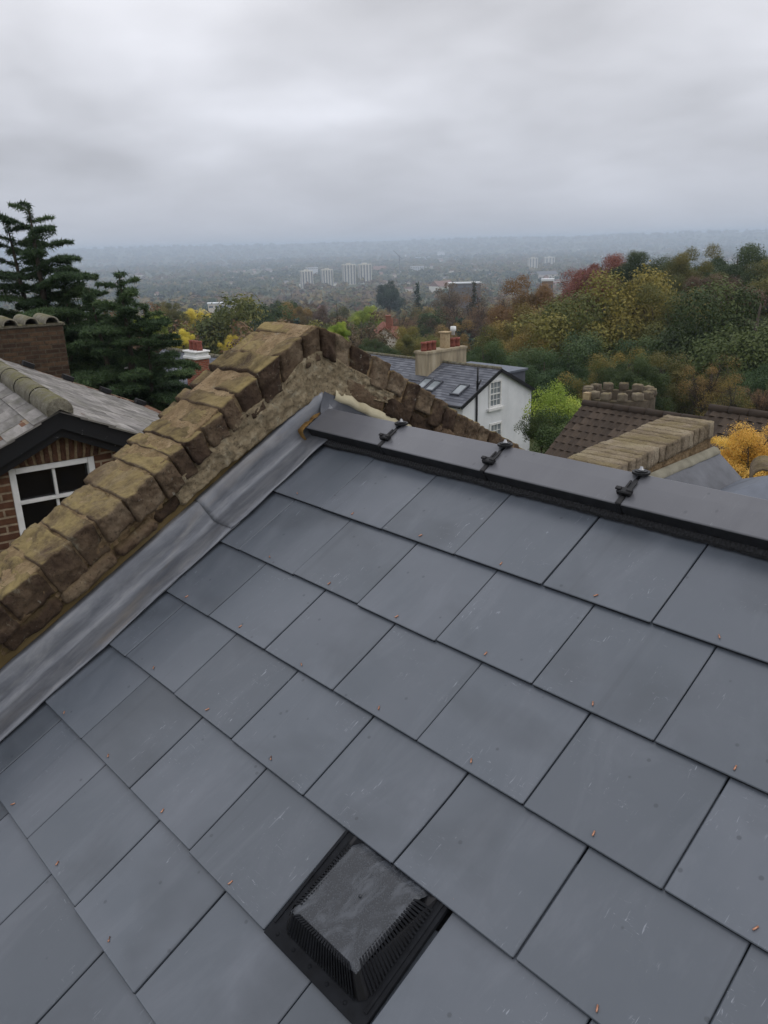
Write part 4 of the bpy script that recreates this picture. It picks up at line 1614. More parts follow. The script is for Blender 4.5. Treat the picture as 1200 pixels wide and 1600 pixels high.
# window: frame, sashes, panes
q = MB()
F_ = lambda a0, a1, z0, z1, d0=.03, d1=.10: q.box(GO, NX_, ND, z_, a0, a1, d0, d1, z0, z1, bevel=.004)
F_(wl_ + .002, wl_ + .058, wb_, wt_, .0, .12)
F_(wr_ - .058, wr_ - .002, wb_, wt_, .0, .12)
F_(wl_ + .06, wr_ - .06, wt_ - .055, wt_ - .002, .0, .12)
F_(wl_ - .03, wr_ + .03, wb_ - .05, wb_ - .001, -.05, .15)
win = q.build('window', M['white_paint'], nb)
q = MB()
mid = (wl_ + wr_) / 2 + .01
for (zt_, zb_, dd) in ((wt_ - .057, -.89, .035), (-.892, wb_ + .002, .06)):
    F_(mid - .013, mid + .013, zb_ + .034, zt_, dd, dd + .04)
    F_(wl_ + .06, wr_ - .06, zb_, zb_ + .032, dd, dd + .045)
q.build('glazing_bar', M['white_paint'], win)
q = MB()
q.box(GO, NX_, ND, z_, wl_ + .05, wr_ - .05, .085, .09, wb_, wt_ - .03)
q.build('pane', M['glass'], win)
# black bargeboards
for sd, vv, nn_ in ((1, vR, nR), (-1, vL, nL)):
    q = MB()
    o_ = NP - ND * .07
    dep = .15
    q.prism([o_ - z_ * .035, o_ + vv * (HW / cp + .1) - nn_ * .03, o_ + vv * (HW / cp + .1) - nn_ * (.03 + dep), o_ - z_ * (.035 + dep / cp)], ND * .045)
    q.prism([o_ - z_ * .19 + ND * .05, o_ + vv * (HW / cp) - nn_ * .17 + ND * .05, o_ + vv * (HW / cp) - nn_ * .25 + ND * .05, o_ - z_ * .285 + ND * .05], ND * .05)
    q.build('bargeboard', M['black_paint'], nb)
# small dark lead soakers standing along the far verge
for i in range(6):
    s = .95 + i * .62
    o_ = NP + ND * (LEN - .05) + vR * s
    q = MB()
    q.box(o_, ND, vR, nR, -.10, .05, -.13, .04, -.01, .06 + .015 * rg2.random(), bevel=.005)
    q.build('verge_lead', M['black'], nb)
# its chimney beyond the far gable
chd = 15.0
ca = at(98, 508, chd)
q = MB()
cx = ND
hgt = 4.2
q.box(ca, NX_, ND, z_, -1.6, 0, 0, .9, -hgt, 0)
chim = q.build('chimney', M['brick_soot'], nb, uvf=lambda p: ((Vector(p) - ca).dot(NX_) + (Vector(p) - ca).dot(ND), p[2], 0))
q = MB()
q.box(ca, NX_, ND, z_, -1.63, .03, -.03, .93, .001, .05, bevel=.01)
for i in range(5):
    a0 = -1.50 + i * .33
    V, F = [], []
    for j, dd in enumerate((-.06, .96)):
        for m in range(9):
            t = math.pi * m / 8
            V.append(ca + NX_ * (a0 + .125 * math.cos(t)) + ND * dd + z_ * (.05 + .12 * math.sin(t)))
            V.append(ca + NX_ * (a0 + .100 * math.cos(t)) + ND * dd + z_ * (.05 + .095 * math.sin(t)))
    for m in range(8):
        F += [(m * 2, m * 2 + 2, 18 + m * 2 + 2, 18 + m * 2), (m * 2, m * 2 + 1, m * 2 + 3, m * 2 + 2), (m * 2 + 1, 18 + m * 2 + 1, 18 + m * 2 + 3, m * 2 + 3)]
    q.add(V, F, None, rg2.random(), True)
q.build('chimney_tile', M['ridge_old'], chim)


# ---- generic gabled house used for the nearer ones
def house(name, apex, length, hw, pitch, base_z, wall_mat, roof_mat, label, rg, gauge=.25, tw=.3, curve=0.0, along=Vector((-1, 0, 0)), over=.12, tiles=True, ridge_mat=None, group=None, backhalf=None):
    t = thing(name, Vector((apex.x, apex.y, base_z)), label, 'house', group)
    ax = Vector((-along.y, along.x, 0)) * -1
    if ax.y < 0:
        ax = -ax
    c_, s_ = math.cos(pitch), math.sin(pitch)
    rise = hw * math.tan(pitch)
    q = MB()
    q.prism([Vector((0, 0, base_z - apex.z - .5)) + apex - ax * hw, Vector((0, 0, base_z - apex.z - .5)) + apex + ax * hw, apex + ax * hw - z_ * (rise + .03), apex - z_ * .03, apex - ax * hw - z_ * (rise + .03)], along * length)
    q.build('wall', wall_mat, t, uvf=lambda p: ((Vector(p) - apex).dot(ax) + (Vector(p) - apex).dot(along), p[2], 0))
    q = MB()
    for sd in (1, -1):
        vv, nn = ax * sd * c_ - z_ * s_, ax * sd * s_ + z_ * c_
        if tiles:
            slope(q, apex - along * over + nn * .04, along, vv, nn, length + 2 * over, hw / c_ + .25, gauge, tw, .018, .015, rg, curve)
        q.prism([apex - along * (over - .01) + nn * .012, apex - along * (over - .01) + vv * (hw / c_ + .23) + nn * .012, apex - along * (over - .01) + vv * (hw / c_ + .23) - nn * .03, apex - along * (over - .01) - nn * .03], along * (length + 2 * over - .02))
    rf = q.build('roof', roof_mat, t)
    if ridge_mat:
        q = MB()
        n_ = int(length / .45)
        for i in range(n_):
            q.tube([apex + along * (i * .45 - over) + z_ * .03, apex + along * (i * .45 - over + .43) + z_ * .03], [.105, .098], 8)
        q.build('ridge', ridge_mat, t)
    return t, ax, c_, s_, rise


rg3 = random.Random(15)
# ---- white house down the hill
WP = at(780, 577, 40)
wh, ax, c_, s_, rise = house('white_house', WP, 14.5, 2.72, math.atan(.49), ground(WP.x, WP.y), M['white_wall'], M['slate_old'], 'white rendered house with grey slate roof and sash window', rg3, .2, .3, ridge_mat=M['ridge_old'])
along = Vector((-1, 0, 0))
# black bargeboards
for sd in (1, -1):
    vv, nn = ax * sd * c_ - z_ * s_, ax * sd * s_ + z_ * c_
    q = MB()
    o_ = WP + Vector((.125, 0, 0))
    q.prism([o_ + nn * .055, o_ + vv * 3.32 + nn * .055, o_ + vv * 3.32 - nn * .12, o_ - nn * .12 / 1], Vector((.04, 0, 0)))
    q.build('bargeboard', M['black_paint'], wh)


def sash(parent, x, yc, zt, w, h, rows, cols, pane_mat=M['lit_glass'], out=1):
    q = MB()
    o_ = Vector((x, yc, zt))
    X, Y = Vector((out, 0, 0)), Vector((0, 1, 0))
    fw = .10
    q.box(o_, Y, X, z_, -w / 2 - fw, -w / 2, -.05, .06, -h - fw, fw)
    q.box(o_, Y, X, z_, w / 2, w / 2 + fw, -.05, .06, -h - fw, fw)
    q.box(o_, Y, X, z_, -w / 2, w / 2, -.05, .06, 0, fw)
    q.box(o_, Y, X, z_, -w / 2 - fw - .12, w / 2 + fw + .12, -.05, .16, -h - fw - .13, -h - fw)
    q.box(o_, Y, X, z_, -w / 2, w / 2, -.05, .06, -h - fw, -h)
    wn_ = q.build('window', M['white_paint'], parent)
    q = MB()
    for i in range(1, cols):
        yy = -w / 2 + w * i / cols
        q.box(o_, Y, X, z_, yy - .014, yy + .014, .004, .03, -h, 0)
    for j in range(1, rows):
        zz = -h * j / rows
        bw = .035 if j == rows // 2 else .014
        q.box(o_, Y, X, z_, -w / 2, w / 2, .006, .034, zz - bw, zz + bw)
    q.build('glazing_bar', M['white_paint'], wn_)
    q = MB()
    q.box(o_, Y, X, z_, -w / 2, w / 2, -.03, .002, -h, 0)
    q.build('pane', pane_mat, wn_)
    return wn_


w1a, w1b = on_x(764, 599, WP.x), on_x(782, 634, WP.x)
sash(wh, WP.x, (w1a.y + w1b.y) / 2, w1a.z, (w1b.y - w1a.y) * .82, (w1a.z - w1b.z) * .92, 4, 3)
w2 = on_x(774, 663, WP.x)
sash(wh, WP.x, w2.y, w2.z, (w1b.y - w1a.y) * .82, 1.25, 4, 3)
# gutters and a fascia board under the front eave
for sd in (1, -1):
    vv, nn = ax * sd * c_ - z_ * s_, ax * sd * s_ + z_ * c_
    e_ = WP + vv * 3.36 + nn * .02
    q = MB()
    q.tube([e_ + UX * .1, e_ - UX * 14.5], .06, 8)
    q.build('gutter', M['black_paint'], wh)
# drain pipe
q = MB()
dp = on_x(744, 604, WP.x)
q.tube([Vector((WP.x + .06, dp.y, dp.z + .28)), Vector((WP.x + .06, dp.y, dp.z - 4.5))], .05, 8)
q.tube([Vector((WP.x + .09, dp.y + .25, dp.z + .3)), Vector((WP.x + .09, dp.y, dp.z + .0))], .045, 8)
q.tube([Vector((WP.x + .09, dp.y, dp.z + .95)), Vector((WP.x + .09, dp.y, dp.z - .1))], .045, 8)
q.build('drain_pipe', M['black_paint'], wh)
# chimney stack across the slope
vF, nF = -ax * c_ - z_ * s_, -ax * s_ + z_ * c_
ck = at(672, 588, 44.5)
# put the stack's near right corner on the front slope
def on_plane(px_, py_, P0, N):
    r = ray(px_, py_)
    return Vector(r * (float(np.dot(np.array(P0), np.array(N))) / float(np.dot(r, np.array(N)))))


ck = on_plane(667, 590, WP, nF)
zt_top = on_x(672, 553, ck.x).z
CLn = 3.1
q = MB()
q.box((ck.x, ck.y, 0), UX, Vector((0, 1, 0)), z_, -.85, 0, 0, CLn, ck.z - 1.0, zt_top)
q.box((ck.x, ck.y, 0), UX, Vector((0, 1, 0)), z_, -.90, .05, -.05, CLn + .05, zt_top + .001, zt_top + .12)
stk = q.build('chimney', M['chimney_render'], wh)
for (yy, n_) in ((.12, 3), (2.35, 2)):
    for i in range(n_):
        q = MB()
        o_ = Vector((ck.x - .42, ck.y + yy + i * .36 + .1, zt_top + .12))
        q.tube([o_, o_ + z_ * .10, o_ + z_ * .34, o_ + z_ * .36, o_ + z_ * .46], [.17, .16, .145, .175, .17], 12)
        q.build('chimney_pot', M['terracotta'], stk)
q = MB()
o_ = Vector((ck.x - .42, ck.y + 1.85, zt_top + .12))
q.box(o_, UX, Vector((0, 1, 0)), z_, -.2, .2, -.2, .2, 0, .78, bevel=.02)
q.box(o_, UX, Vector((0, 1, 0)), z_, -.26, .26, -.26, .26, .781, .86, bevel=.02)
q.build('chimney_pot', M['buff_clay'], stk)
q = MB()
o_ = Vector((ck.x - .42, ck.y + 2.5, zt_top + .74))
q.tube([o_, o_ + z_ * .18, o_ + z_ * .22, o_ + z_ * .45], [.10, .10, .17, .15], 10)
q.build('cowl', M['white_paint'], stk)
# lead round the stack
q = MB()
q.prism([ck + nF * .06 + Vector((.35, 0, 0)), ck + nF * .06 + Vector((-1.2, 0, 0)), ck + vF * .45 + nF * .06 + Vector((-1.2, 0, 0)), ck + vF * .45 + nF * .06 + Vector((.35, 0, 0))], nF * .02)
q.build('lead_apron', M['dark_lead'], stk)
# skylights
for (px_, py_) in ((664, 601), (678, 605), (719, 611)):
    o_ = on_plane(px_, py_, WP, nF)
    q = MB()
    for (a0, a1, b0, b1) in ((-.32, -.25, -.45, .45), (.25, .32, -.45, .45), (-.25, .25, -.45, -.38), (-.25, .25, .38, .45)):
        q.box(o_, UX, vF, nF, a0, a1, b0, b1, .03, .14)
    sk = q.build('skylight', M['dark_lead'], wh)
    q = MB()
    q.box(o_, UX, vF, nF, -.25, .25, -.38, .38, .05, .10)
    q.build('pane', M['lit_glass'], sk)
# flat roofed extension behind the gable
q = MB()
e0 = on_plane(800, 580, WP + Vector((-5, 3.0, 0)), Vector((0, 1, 0)))
q.box((WP.x - 5.5, WP.y + .9, WP.z), UX, Vector((0, 1, 0)), z_, 1.2, 5.0, 0, 1.9, -2.0, -.42)
dm_ = q.build('dormer', M['slate_old'], wh)
q = MB()
q.box((WP.x - 5.5, WP.y + .9, WP.z), UX, Vector((0, 1, 0)), z_, 1.1, 5.1, -.1, 2.0, -.419, -.32)
q.build('dormer_roof', M['felt'], dm_)

# ---- brown tiled house
BP = at(918, 633, 21)
bh, axb, cb, sb, riseb = house('brown_roofed_house', BP, 7.0, 3.0, math.radians(33), ground(BP.x, BP.y), M['red_brick'], M['tile_brown'], 'house with dark brown pantile roof beside the turret', rg3, .24, .21, .022, along=Vector((1, 0, 0)), ridge_mat=M['tile_brown'])
RP = at(1117, 641, 19)
bh2, *_ = house('brown_roofed_house', RP, 6.0, 2.6, math.radians(33), ground(RP.x, RP.y), M['red_brick'], M['tile_brown'], 'second brown tiled roof beyond the amber shrub', rg3, .24, .21, .022, along=Vector((1, 0, 0)), ridge_mat=M['tile_brown'])

# ---- crenellated turret
tc_ = at(966, 628, 27)
RT = 1.15
tt = thing('stone_turret', Vector((tc_.x, tc_.y, ground(tc_.x, tc_.y))), 'round crenellated stone turret behind the brown tiled roof', 'turret')
q = MB()
zt_ = tc_.z + .22
nseg = 28
V, F = [], []
for zz, rr in ((ground(tc_.x, tc_.y) - .5, RT * .96), (zt_ - .55, RT * .96), (zt_ - .5, RT), (zt_, RT), (zt_, RT - .28), (zt_ - .6, RT - .28)):
    for m in range(nseg):
        t = 2 * math.pi * m / nseg
        V.append((tc_.x + rr * math.cos(t), tc_.y + rr * math.sin(t), zz))
for j in range(5):
    for m in range(nseg):
        F.append((j * nseg + m, j * nseg + (m + 1) % nseg, (j + 1) * nseg + (m + 1) % nseg, (j + 1) * nseg + m))
F.append(tuple(range(5 * nseg, 6 * nseg)))
q.add(V, F)
q.build('wall', M['castle'], tt)
for i in range(13):
    t0 = 2 * math.pi * (i + .08) / 13
    q = MB()
    stone(q, lambda x, s, h: Vector((tc_.x + (RT - .14 + x) * math.cos(t0 + s), tc_.y + (RT - .14 + x) * math.sin(t0 + s), zt_ + h)), -.14, .15, -.14, .14, -.01, .24, .03, i * 4.1, rg3.random(), .05, .015)
    q.build('merlon', M['castle'], tt)
q = MB()
pp = at(918, 618, 26.2)
q.box(pp, UX, Vector((0, 1, 0)), z_, -.11, .11, -.11, .11, -2.5, .1)
tag(q.build('stone_post', M['buff_clay']), 'thin buff stone post left of the turret', 'post')

# ---- level brick parapet and the rear roof beyond the ridge
PX = S0.x - .082
pa = on_x(955, 735, PX)
pb = on_x(1118, 658, PX)
y0, y1, z0_, z1_ = pa.y - .55, pb.y, pa.z - .03, pb.z
par = thing('brick_parapet', Vector((PX - .2, (y0 + y1) / 2, -3)), 'straight brick parapet with pale brick on edge coping', 'wall')
ztop = lambda y: z0_ + (z1_ - z0_) * (y - y0) / (y1 - y0)
q = MB()
y = y0
rp = random.Random(3)
while y < y1 - .02:
    stone(q, lambda x, s, h: Vector((x, s, ztop(s) + h)), PX - .36 + rp.uniform(-.006, .006), PX + rp.uniform(-.006, .008), y + .002, min(y + .073, y1), -.112, rp.uniform(-.004, .005), .0055, rp.uniform(0, 60), rp.random(), .018, .004)
    y += .075
q.build('coping', M['old_coping'], par)
q = MB()
V = [Vector((PX - .34, y0, -8.5)), Vector((PX - .34, y1 - .01, -8.5)), Vector((PX - .34, y1 - .01, z1_ - .10)), Vector((PX - .34, y0, z0_ - .10))]
q.prism(V, UX * .325)
q.build('wall_body', M['mortar'], par)
q = MB()
f0, f1 = on_x(1000, 752, PX + .03), on_x(1122, 700, PX + .03)
V, F = [], []
for j in range(31):
    g = j / 30
    c0 = f0.lerp(f1, (g * 1.5 - .5))
    w = .006 * nz((c0.y * 9, 1, 1))
    V += [c0 + Vector((-.030, 0, .008)), c0 + Vector((-.004, 0, .002 + w)), c0 + Vector((.02 + w, 0, -.02)), c0 + Vector((.022 + w, 0, -.035))]
for j in range(30):
    for i in range(3):
        F.append((j * 4 + i, j * 4 + i + 1, j * 4 + i + 5, j * 4 + i + 4))
q.add(V, F, None, 0, True)
M['grey_mortar'] = simple('grey_mortar', lin(112, 108, 94), lin(146, 142, 126), 9, .88, .5, .004, .2)
q.build('mortar_fillet', M['grey_mortar'], par)
rr = thing('rear_roof', Vector((-1.2, 5.2, -3)), 'small grey lead and felt roof beyond the ridge tiles', 'roof')
e0, e1 = on_x(1112, 716, PX + .2), on_x(960, 790, PX + .2)
far_r = on_z(1215, 741, e0.z - .0)
q = MB()
A_ = on_x(1000, 756, PX + .03)
B_ = on_x(1122, 705, PX + .03)
q.add([A_ + (A_ - B_) * .5, B_, B_ + Vector((.20, .0, -.17)), A_ + (A_ - B_) * .5 + Vector((.20, 0, -.17))], [(0, 1, 2, 3)])
q.build('lead_upstand', M['dark_lead'], rr)
q = MB()
c1 = B_ + Vector((.19, 0, -.165))
c2 = far_r
c3 = c2 + Vector((1.2, -.2, -.05))
c4 = A_ + (A_ - B_) * .5 + Vector((.19, 0, -.165))
c5 = c4 + Vector((3.5, -.3, -.35))
q.prism([c4, c1, c2, c3, c5], Vector((0, 0, -.06)))
q.build('felt_covering', M['felt'], rr)
# clay half-round ridge end on its hip
q = MB()
hp = on_plane(1178, 733, c2, Vector((0, 0, 1)))
hp = at(1194, 742, 8.2)
hd = Vector((-.35, .9, 0)).normalized()
hd = Vector((ray(1150, 727)[0], ray(1150, 727)[1], 0)).normalized()
hs = Vector((hd.y, -hd.x, 0))
V, F = [], []
nn = 12
for dd, r1, r2 in ((0, .125, .10), (.5, .125, .10)):
    for m in range(nn + 1):
        t = math.pi * m / nn
        V.append(hp + hd * dd + hs * math.cos(t) * r1 + z_ * (math.sin(t) * r1 - .06))
        V.append(hp + hd * dd + hs * math.cos(t) * r2 + z_ * (math.sin(t) * r2 - .06))
for m in range(nn):
    F += [(m * 2, m * 2 + 2, 2 * (nn + 1) + m * 2 + 2, 2 * (nn + 1) + m * 2), (m * 2, m * 2 + 1, m * 2 + 3, m * 2 + 2), (m * 2 + 1, 2 * (nn + 1) + m * 2 + 1, 2 * (nn + 1) + m * 2 + 3, m * 2 + 3)]
q.add(V, F, None, 0, True)
q.build('hip_tile', M['old_coping'], rr)

# ---- red chimney house beyond the conifer
HP = at(352, 560, 36)
ch, axh, ch_c, ch_s, _r = house('slate_roofed_house', HP, 5.5, 2.0, math.radians(36), ground(HP.x, HP.y), M['red_brick'], M['slate_old'], 'small slate roofed house with red brick chimney near the conifer', rg3, .25, .3, ridge_mat=M['ridge_old'])
q = MB()
cc = at(311, 592, 34.2)
zt2 = at(311, 559, 34.2).z
q.box((cc.x, cc.y, 0), UX, Vector((0, 1, 0)), z_, -.45, .45, -.3, .3, cc.z - 1.5, zt2)
s_ = q.build('chimney', M['red_brick'], ch, uvf=lambda p: (p[0] + p[1], p[2], 0))
q = MB()
q.box((cc.x, cc.y, zt2), UX, Vector((0, 1, 0)), z_, -.52, .52, -.36, .36, .001, .12, bevel=.02)
q.box((cc.x, cc.y, zt2), UX, Vector((0, 1, 0)), z_, -.46, .46, -.3, .3, .121, .26)
q.box((cc.x, cc.y, zt2), UX, Vector((0, 1, 0)), z_, -.52, .52, -.36, .36, .261, .34, bevel=.02)
q.build('chimney_band', M['white_paint'], s_)
for i in range(3):
    q = MB()
    o_ = Vector((cc.x - .30 + .3 * i, cc.y, zt2 + .34))
    q.tube([o_, o_ + z_ * .1, o_ + z_ * .3, o_ + z_ * .38], [.13, .12, .11, .14], 10)
    q.build('chimney_pot', M['terracotta'], s_)
vH = Vector((0, -1, 0)) * ch_c - z_ * ch_s
nH = Vector((0, -1, 0)) * ch_s + z_ * ch_c
o_ = on_plane(313, 574, HP, nH)
q = MB()
q.box(o_, UX, vH, nH, -.3, .3, -.42, .42, .05, .12)
q.build('skylight', M['metal_shed'], ch)
WP2 = at(268, 566, 40)
w2h, *_ = house('white_cottage', WP2, 4.0, 2.0, math.radians(32), ground(WP2.x, WP2.y), M['white_wall'], M['grey_tile'], 'pale cottage glimpsed between the conifer and red chimney', rg3, .3, .4)


# ------------------------------------------------------------------ the valley: houses, towers, sheds, trees
def small_house(key, wm, rm, L_, hw, hh, pitch):
    t = bpy.data.objects.new('valley_house', None)
    COL.objects.link(t)
    t['_o'] = (0, 0, 0)
    q = MB()
    rise = hw * math.tan(pitch)
    q.prism([Vector((-L_ / 2, -hw, -3)), Vector((-L_ / 2, hw, -3)), Vector((-L_ / 2, hw, hh)), Vector((-L_ / 2, 0, hh + rise)), Vector((-L_ / 2, -hw, hh))], Vector((L_, 0, 0)))
    q.build('wall', wm, t, uvf=lambda p: (p[0] + p[1], p[2], 0))
    q = MB()
    for s in (1, -1):
        n_ = Vector((0, s * math.sin(pitch), math.cos(pitch)))
        v_ = Vector((0, s * math.cos(pitch), -math.sin(pitch)))
        o_ = Vector((-L_ / 2 - .3, 0, hh + rise + .05))
        q.prism([o_, o_ + v_ * (hw / math.cos(pitch) + .4), o_ + v_ * (hw / math.cos(pitch) + .4) + n_ * .15, o_ + n_ * .15], Vector((L_ + .6, 0, 0)))
    q.build('roof', rm, t)
    q = MB()
    q.box((L_ * .28, .6, hh + rise - .8), UX, Vector((0, 1, 0)), z_, -.5, .5, -.35, .35, 0, 2.2)
    q.box((L_ * .28, .6, hh + rise - .8), UX, Vector((0, 1, 0)), z_, -.55, .55, -.4, .4, 2.201, 2.35)
    q.build('chimney', M['red_brick'], t, uvf=lambda p: (p[0] + p[1], p[2], 0))
    for (x, y, nx) in [(-L_ * .28, -hw, 0), (L_ * .05, -hw, 0), (L_ * .32, -hw, 0), (-L_ * .28, hw, 0), (L_ * .28, hw, 0)]:
        for zz in ((.9, 2.3), (3.5, 4.8)):
            if zz[1] > hh:
                continue
            q = MB()
            sg = -1 if y < 0 else 1
            q.box((x, y, 0), UX, Vector((0, sg, 0)), z_, -.75, .75, -.05, .05, zz[0], zz[1])
            w_ = q.build('window', M['white_paint'], t)
            q = MB()
            q.box((x, y, 0), UX, Vector((0, sg, 0)), z_, -.62, .62, .03, .06, zz[0] + .12, zz[1] - .12)
            q.build('pane', M['glass'], w_)
    for sx in (-1, 1):
        q = MB()
        q.box((sx * L_ / 2, -.8, 0), Vector((0, 1, 0)), Vector((sx, 0, 0)), z_, -.6, .6, -.05, .05, 3.3, 4.7)
        w_ = q.build('window', M['white_paint'], t)
        q = MB()
        q.box((sx * L_ / 2, -.8, 0), Vector((0, 1, 0)), Vector((sx, 0, 0)), z_, -.48, .48, .03, .06, 3.42, 4.58)
        q.build('pane', M['glass'], w_)
    return t


def copy_tree(o, parent=None):
    c = o.copy()
    COL.objects.link(c)
    c.parent = parent
    for ch_ in list(o.children):
        copy_tree(ch_, c)
    return c


PROTO = [('white', M['white_wall'], M['grey_tile'], 9, 4, 5.2, .65, 'white walled house with grey roof among valley trees'),
         ('brick', M['red_brick'], M['red_tile'], 10, 4, 5.2, .7, 'red brick house with tiled roof among valley trees'),
         ('cream', M['pink_render'], M['red_tile'], 8, 3.6, 5.0, .75, 'cream house with brown red roof among valley trees')]
protos = [(small_house(*p[:7]), p[7]) for p in PROTO]
vr = random.Random(31)
HEAD0 = -47.5
used = set()
spots = [(262, 505, 165), (590, 500, 150), (600, 522, 112), (300, 500, 190), (480, 500, 230), (540, 462, 420), (560, 455, 600), (345, 500, 240)]
hs_ = []
for (px_, py_, d) in spots:
    r = ray(px_, py_)
    hd = r / math.hypot(r[0], r[1])
    hs_.append((hd[0] * d, hd[1] * d))
tries = 0
while len(hs_) < 74 and tries < 4000:
    tries += 1
    a = math.radians(HEAD0 + vr.uniform(-31, 27))
    d = 160 * (1500 / 160.0) ** vr.random()
    x, y = d * math.sin(a), d * math.cos(a)
    if math.degrees(a) > -33 and d < 260:
        continue
    if all((x - q_[0]) ** 2 + (y - q_[1]) ** 2 > (16 + d * .015) ** 2 for q_ in hs_):
        hs_.append((x, y))
for i, (x, y) in enumerate(hs_):
    j = vr.choice((0, 1, 1, 2, 2, 0))
    if i == 1 or i == 2:
        j = 2
    p, lb = protos[j]
    if j in used:
        o = copy_tree(p)
    else:
        o = p
        used.add(j)
    o.location = (x, y, ground(x, y))
    o.rotation_euler = (0, 0, vr.uniform(0, 6.28))
    tag(o, lb, 'house', 'houses across the valley')
for j, (p, lb) in enumerate(protos):
    if j not in used:
        p.location = (-300 - 40 * j, 300, ground(-300 - 40 * j, 300))
        tag(p, lb, 'house', 'houses across the valley')


# tower blocks
def tower(px_, ptop, pbot, wpx, dist, label, bays=4, grp='pale tower blocks'):
    c = gpt(px_, ptop, dist)
    zb = ground(c.x, c.y)
    H = c.z - zb
    w = wpx / FPX * dist
    t = thing('tower_block', Vector((c.x, c.y, zb)), label, 'tower block', grp)
    f = Vector((-c.x, -c.y, 0)).normalized()
    f = (Matrix.Rotation(math.radians(12), 3, 'Z') @ f)
    sx = Vector((-f.y, f.x, 0))
    q = MB()
    q.box((c.x, c.y, zb), sx, f, z_, -w / 2, w / 2, -w * .42, w * .42, -3, H)
    q.box((c.x, c.y, zb), sx, f, z_, -w * .18, w * .18, -w * .15, w * .15, H + .001, H + 2.5)
    q.build('wall', M['tower'], t)
    for b_ in range(bays):
        # window bays run unbroken up the front and the side
        q = MB()
        xx = -w / 2 + w * (b_ + .5) / bays
        q.box((c.x, c.y, zb), sx, f, z_, xx - w * .055, xx + w * .055, w * .42 - .1, w * .42 + .15, 1.5, H - 1.6)
        q.build('window', M['dark_window'], t)
        q = MB()
        yy = -w * .36 + w * .72 * (b_ + .5) / bays
        q.box((c.x, c.y, zb), f, sx, z_, yy - w * .04, yy + w * .04, -w / 2 - .15, -w / 2 + .1, 1.5, H - 1.6)
        q.build('window', M['dark_window'], t)


tower(478.5, 423, 441, 17, 1650, 'leftmost of the four pale tower blocks')
tower(510.5, 421, 439, 16, 1650, 'pale tower block second from left, lower pair')
tower(544.5, 413, 434, 18, 1780, 'tall pale tower block third from left')
tower(569.5, 412.5, 432, 18, 1800, 'tall pale tower block right of the four')
tower(832.5, 403, 417, 13, 2500, 'slim pale tower block far right above the trees', 3, 'distant pair of tower blocks')
tower(858.5, 402, 411, 14, 2900, 'faint pale block beside the slim right tower', 3, 'distant pair of tower blocks')


def shed(name, px_, ptop, wpx, h, dist, label, mats=('metal_shed', 'dark_window'), cat='building', storeys=1):
    c = gpt(px_, ptop, dist)
    w = wpx / FPX * dist
    zt_ = c.z
    zb = ground(c.x, c.y)
    t = thing(name, Vector((c.x, c.y, zb)), label, cat)
    f = Vector((-c.x, -c.y, 0)).normalized()
    sx = Vector((-f.y, f.x, 0))
    q = MB()
    q.box((c.x, c.y, 0), sx, f, z_, -w / 2, w / 2, -w * .3 - 4, 0, zb - 2, zt_ - .8)
    q.build('wall', M[mats[0]], t)
    q = MB()
    q.box((c.x, c.y, 0), sx, f, z_, -w / 2 - .4, w / 2 + .4, -w * .3 - 4.4, .4, zt_ - .799, zt_)
    q.build('roof', M['metal_shed'], t)
    for s in range(storeys):
        zz = zt_ - 2.2 - s * h
        nwin = min(6, max(2, int(w / 5)))
        for i in range(nwin):
            q = MB()
            x0 = -w / 2 + w * (i + .15) / nwin
            q.box((c.x, c.y, 0), sx, f, z_, x0, x0 + w * .7 / nwin, -.1, .08, zz - h * .45, zz)
            q.build('window', M[mats[1]], t)
    return t


shed('long_pale_building', 726, 441.5, 48, 3.4, 620, 'long low pale roofed building behind the brown trees', mats=('grey_tile', 'dark_window'), storeys=1)
shed('white_building', 652, 416, 20, 3.5, 2300, 'white office building far beyond the dark pine', storeys=3)
shed('white_building', 856, 436, 16, 3.2, 330, 'small white topped building beside the orange trees', mats=('red_brick', 'dark_window'), storeys=1)
shed('warehouse', 660, 401.5, 24, 6, 4200, 'faint white warehouse on the far hillside')
shed('warehouse', 689, 392.5, 11, 6, 5000, 'tiny white warehouse near the far ridge')
shed('grey_shed', 348, 473, 44, 4, 700, 'long pale low roof in the left valley', mats=('pink_render', 'dark_window'))
shed('white_building', 487, 418, 18, 4, 2300, 'low white building just above the left tower blocks')
# tower crane
c = gpt(624, 391, 2200)
zb = ground(c.x, c.y)
t = thing('tower_crane', Vector((c.x, c.y, zb)), 'faint tower crane against the hazy hills', 'crane')
q = MB()
q.box((c.x, c.y, 0), UX, Vector((0, 1, 0)), z_, -1, 1, -1, 1, zb, c.z - 14)
q.build('mast', M['dark_window'], t)
q = MB()
f = Vector((-c.x, -c.y, 0)).normalized()
sx = Vector((-f.y, f.x, 0))
q.tube([Vector((c.x, c.y, c.z - 22)) - sx * -8, Vector((c.x, c.y, c.z - 16)), Vector((c.x, c.y, c.z)) - sx * 16], [1.2, 1.0, .7], 5)
q.build('jib', M['dark_window'], t)

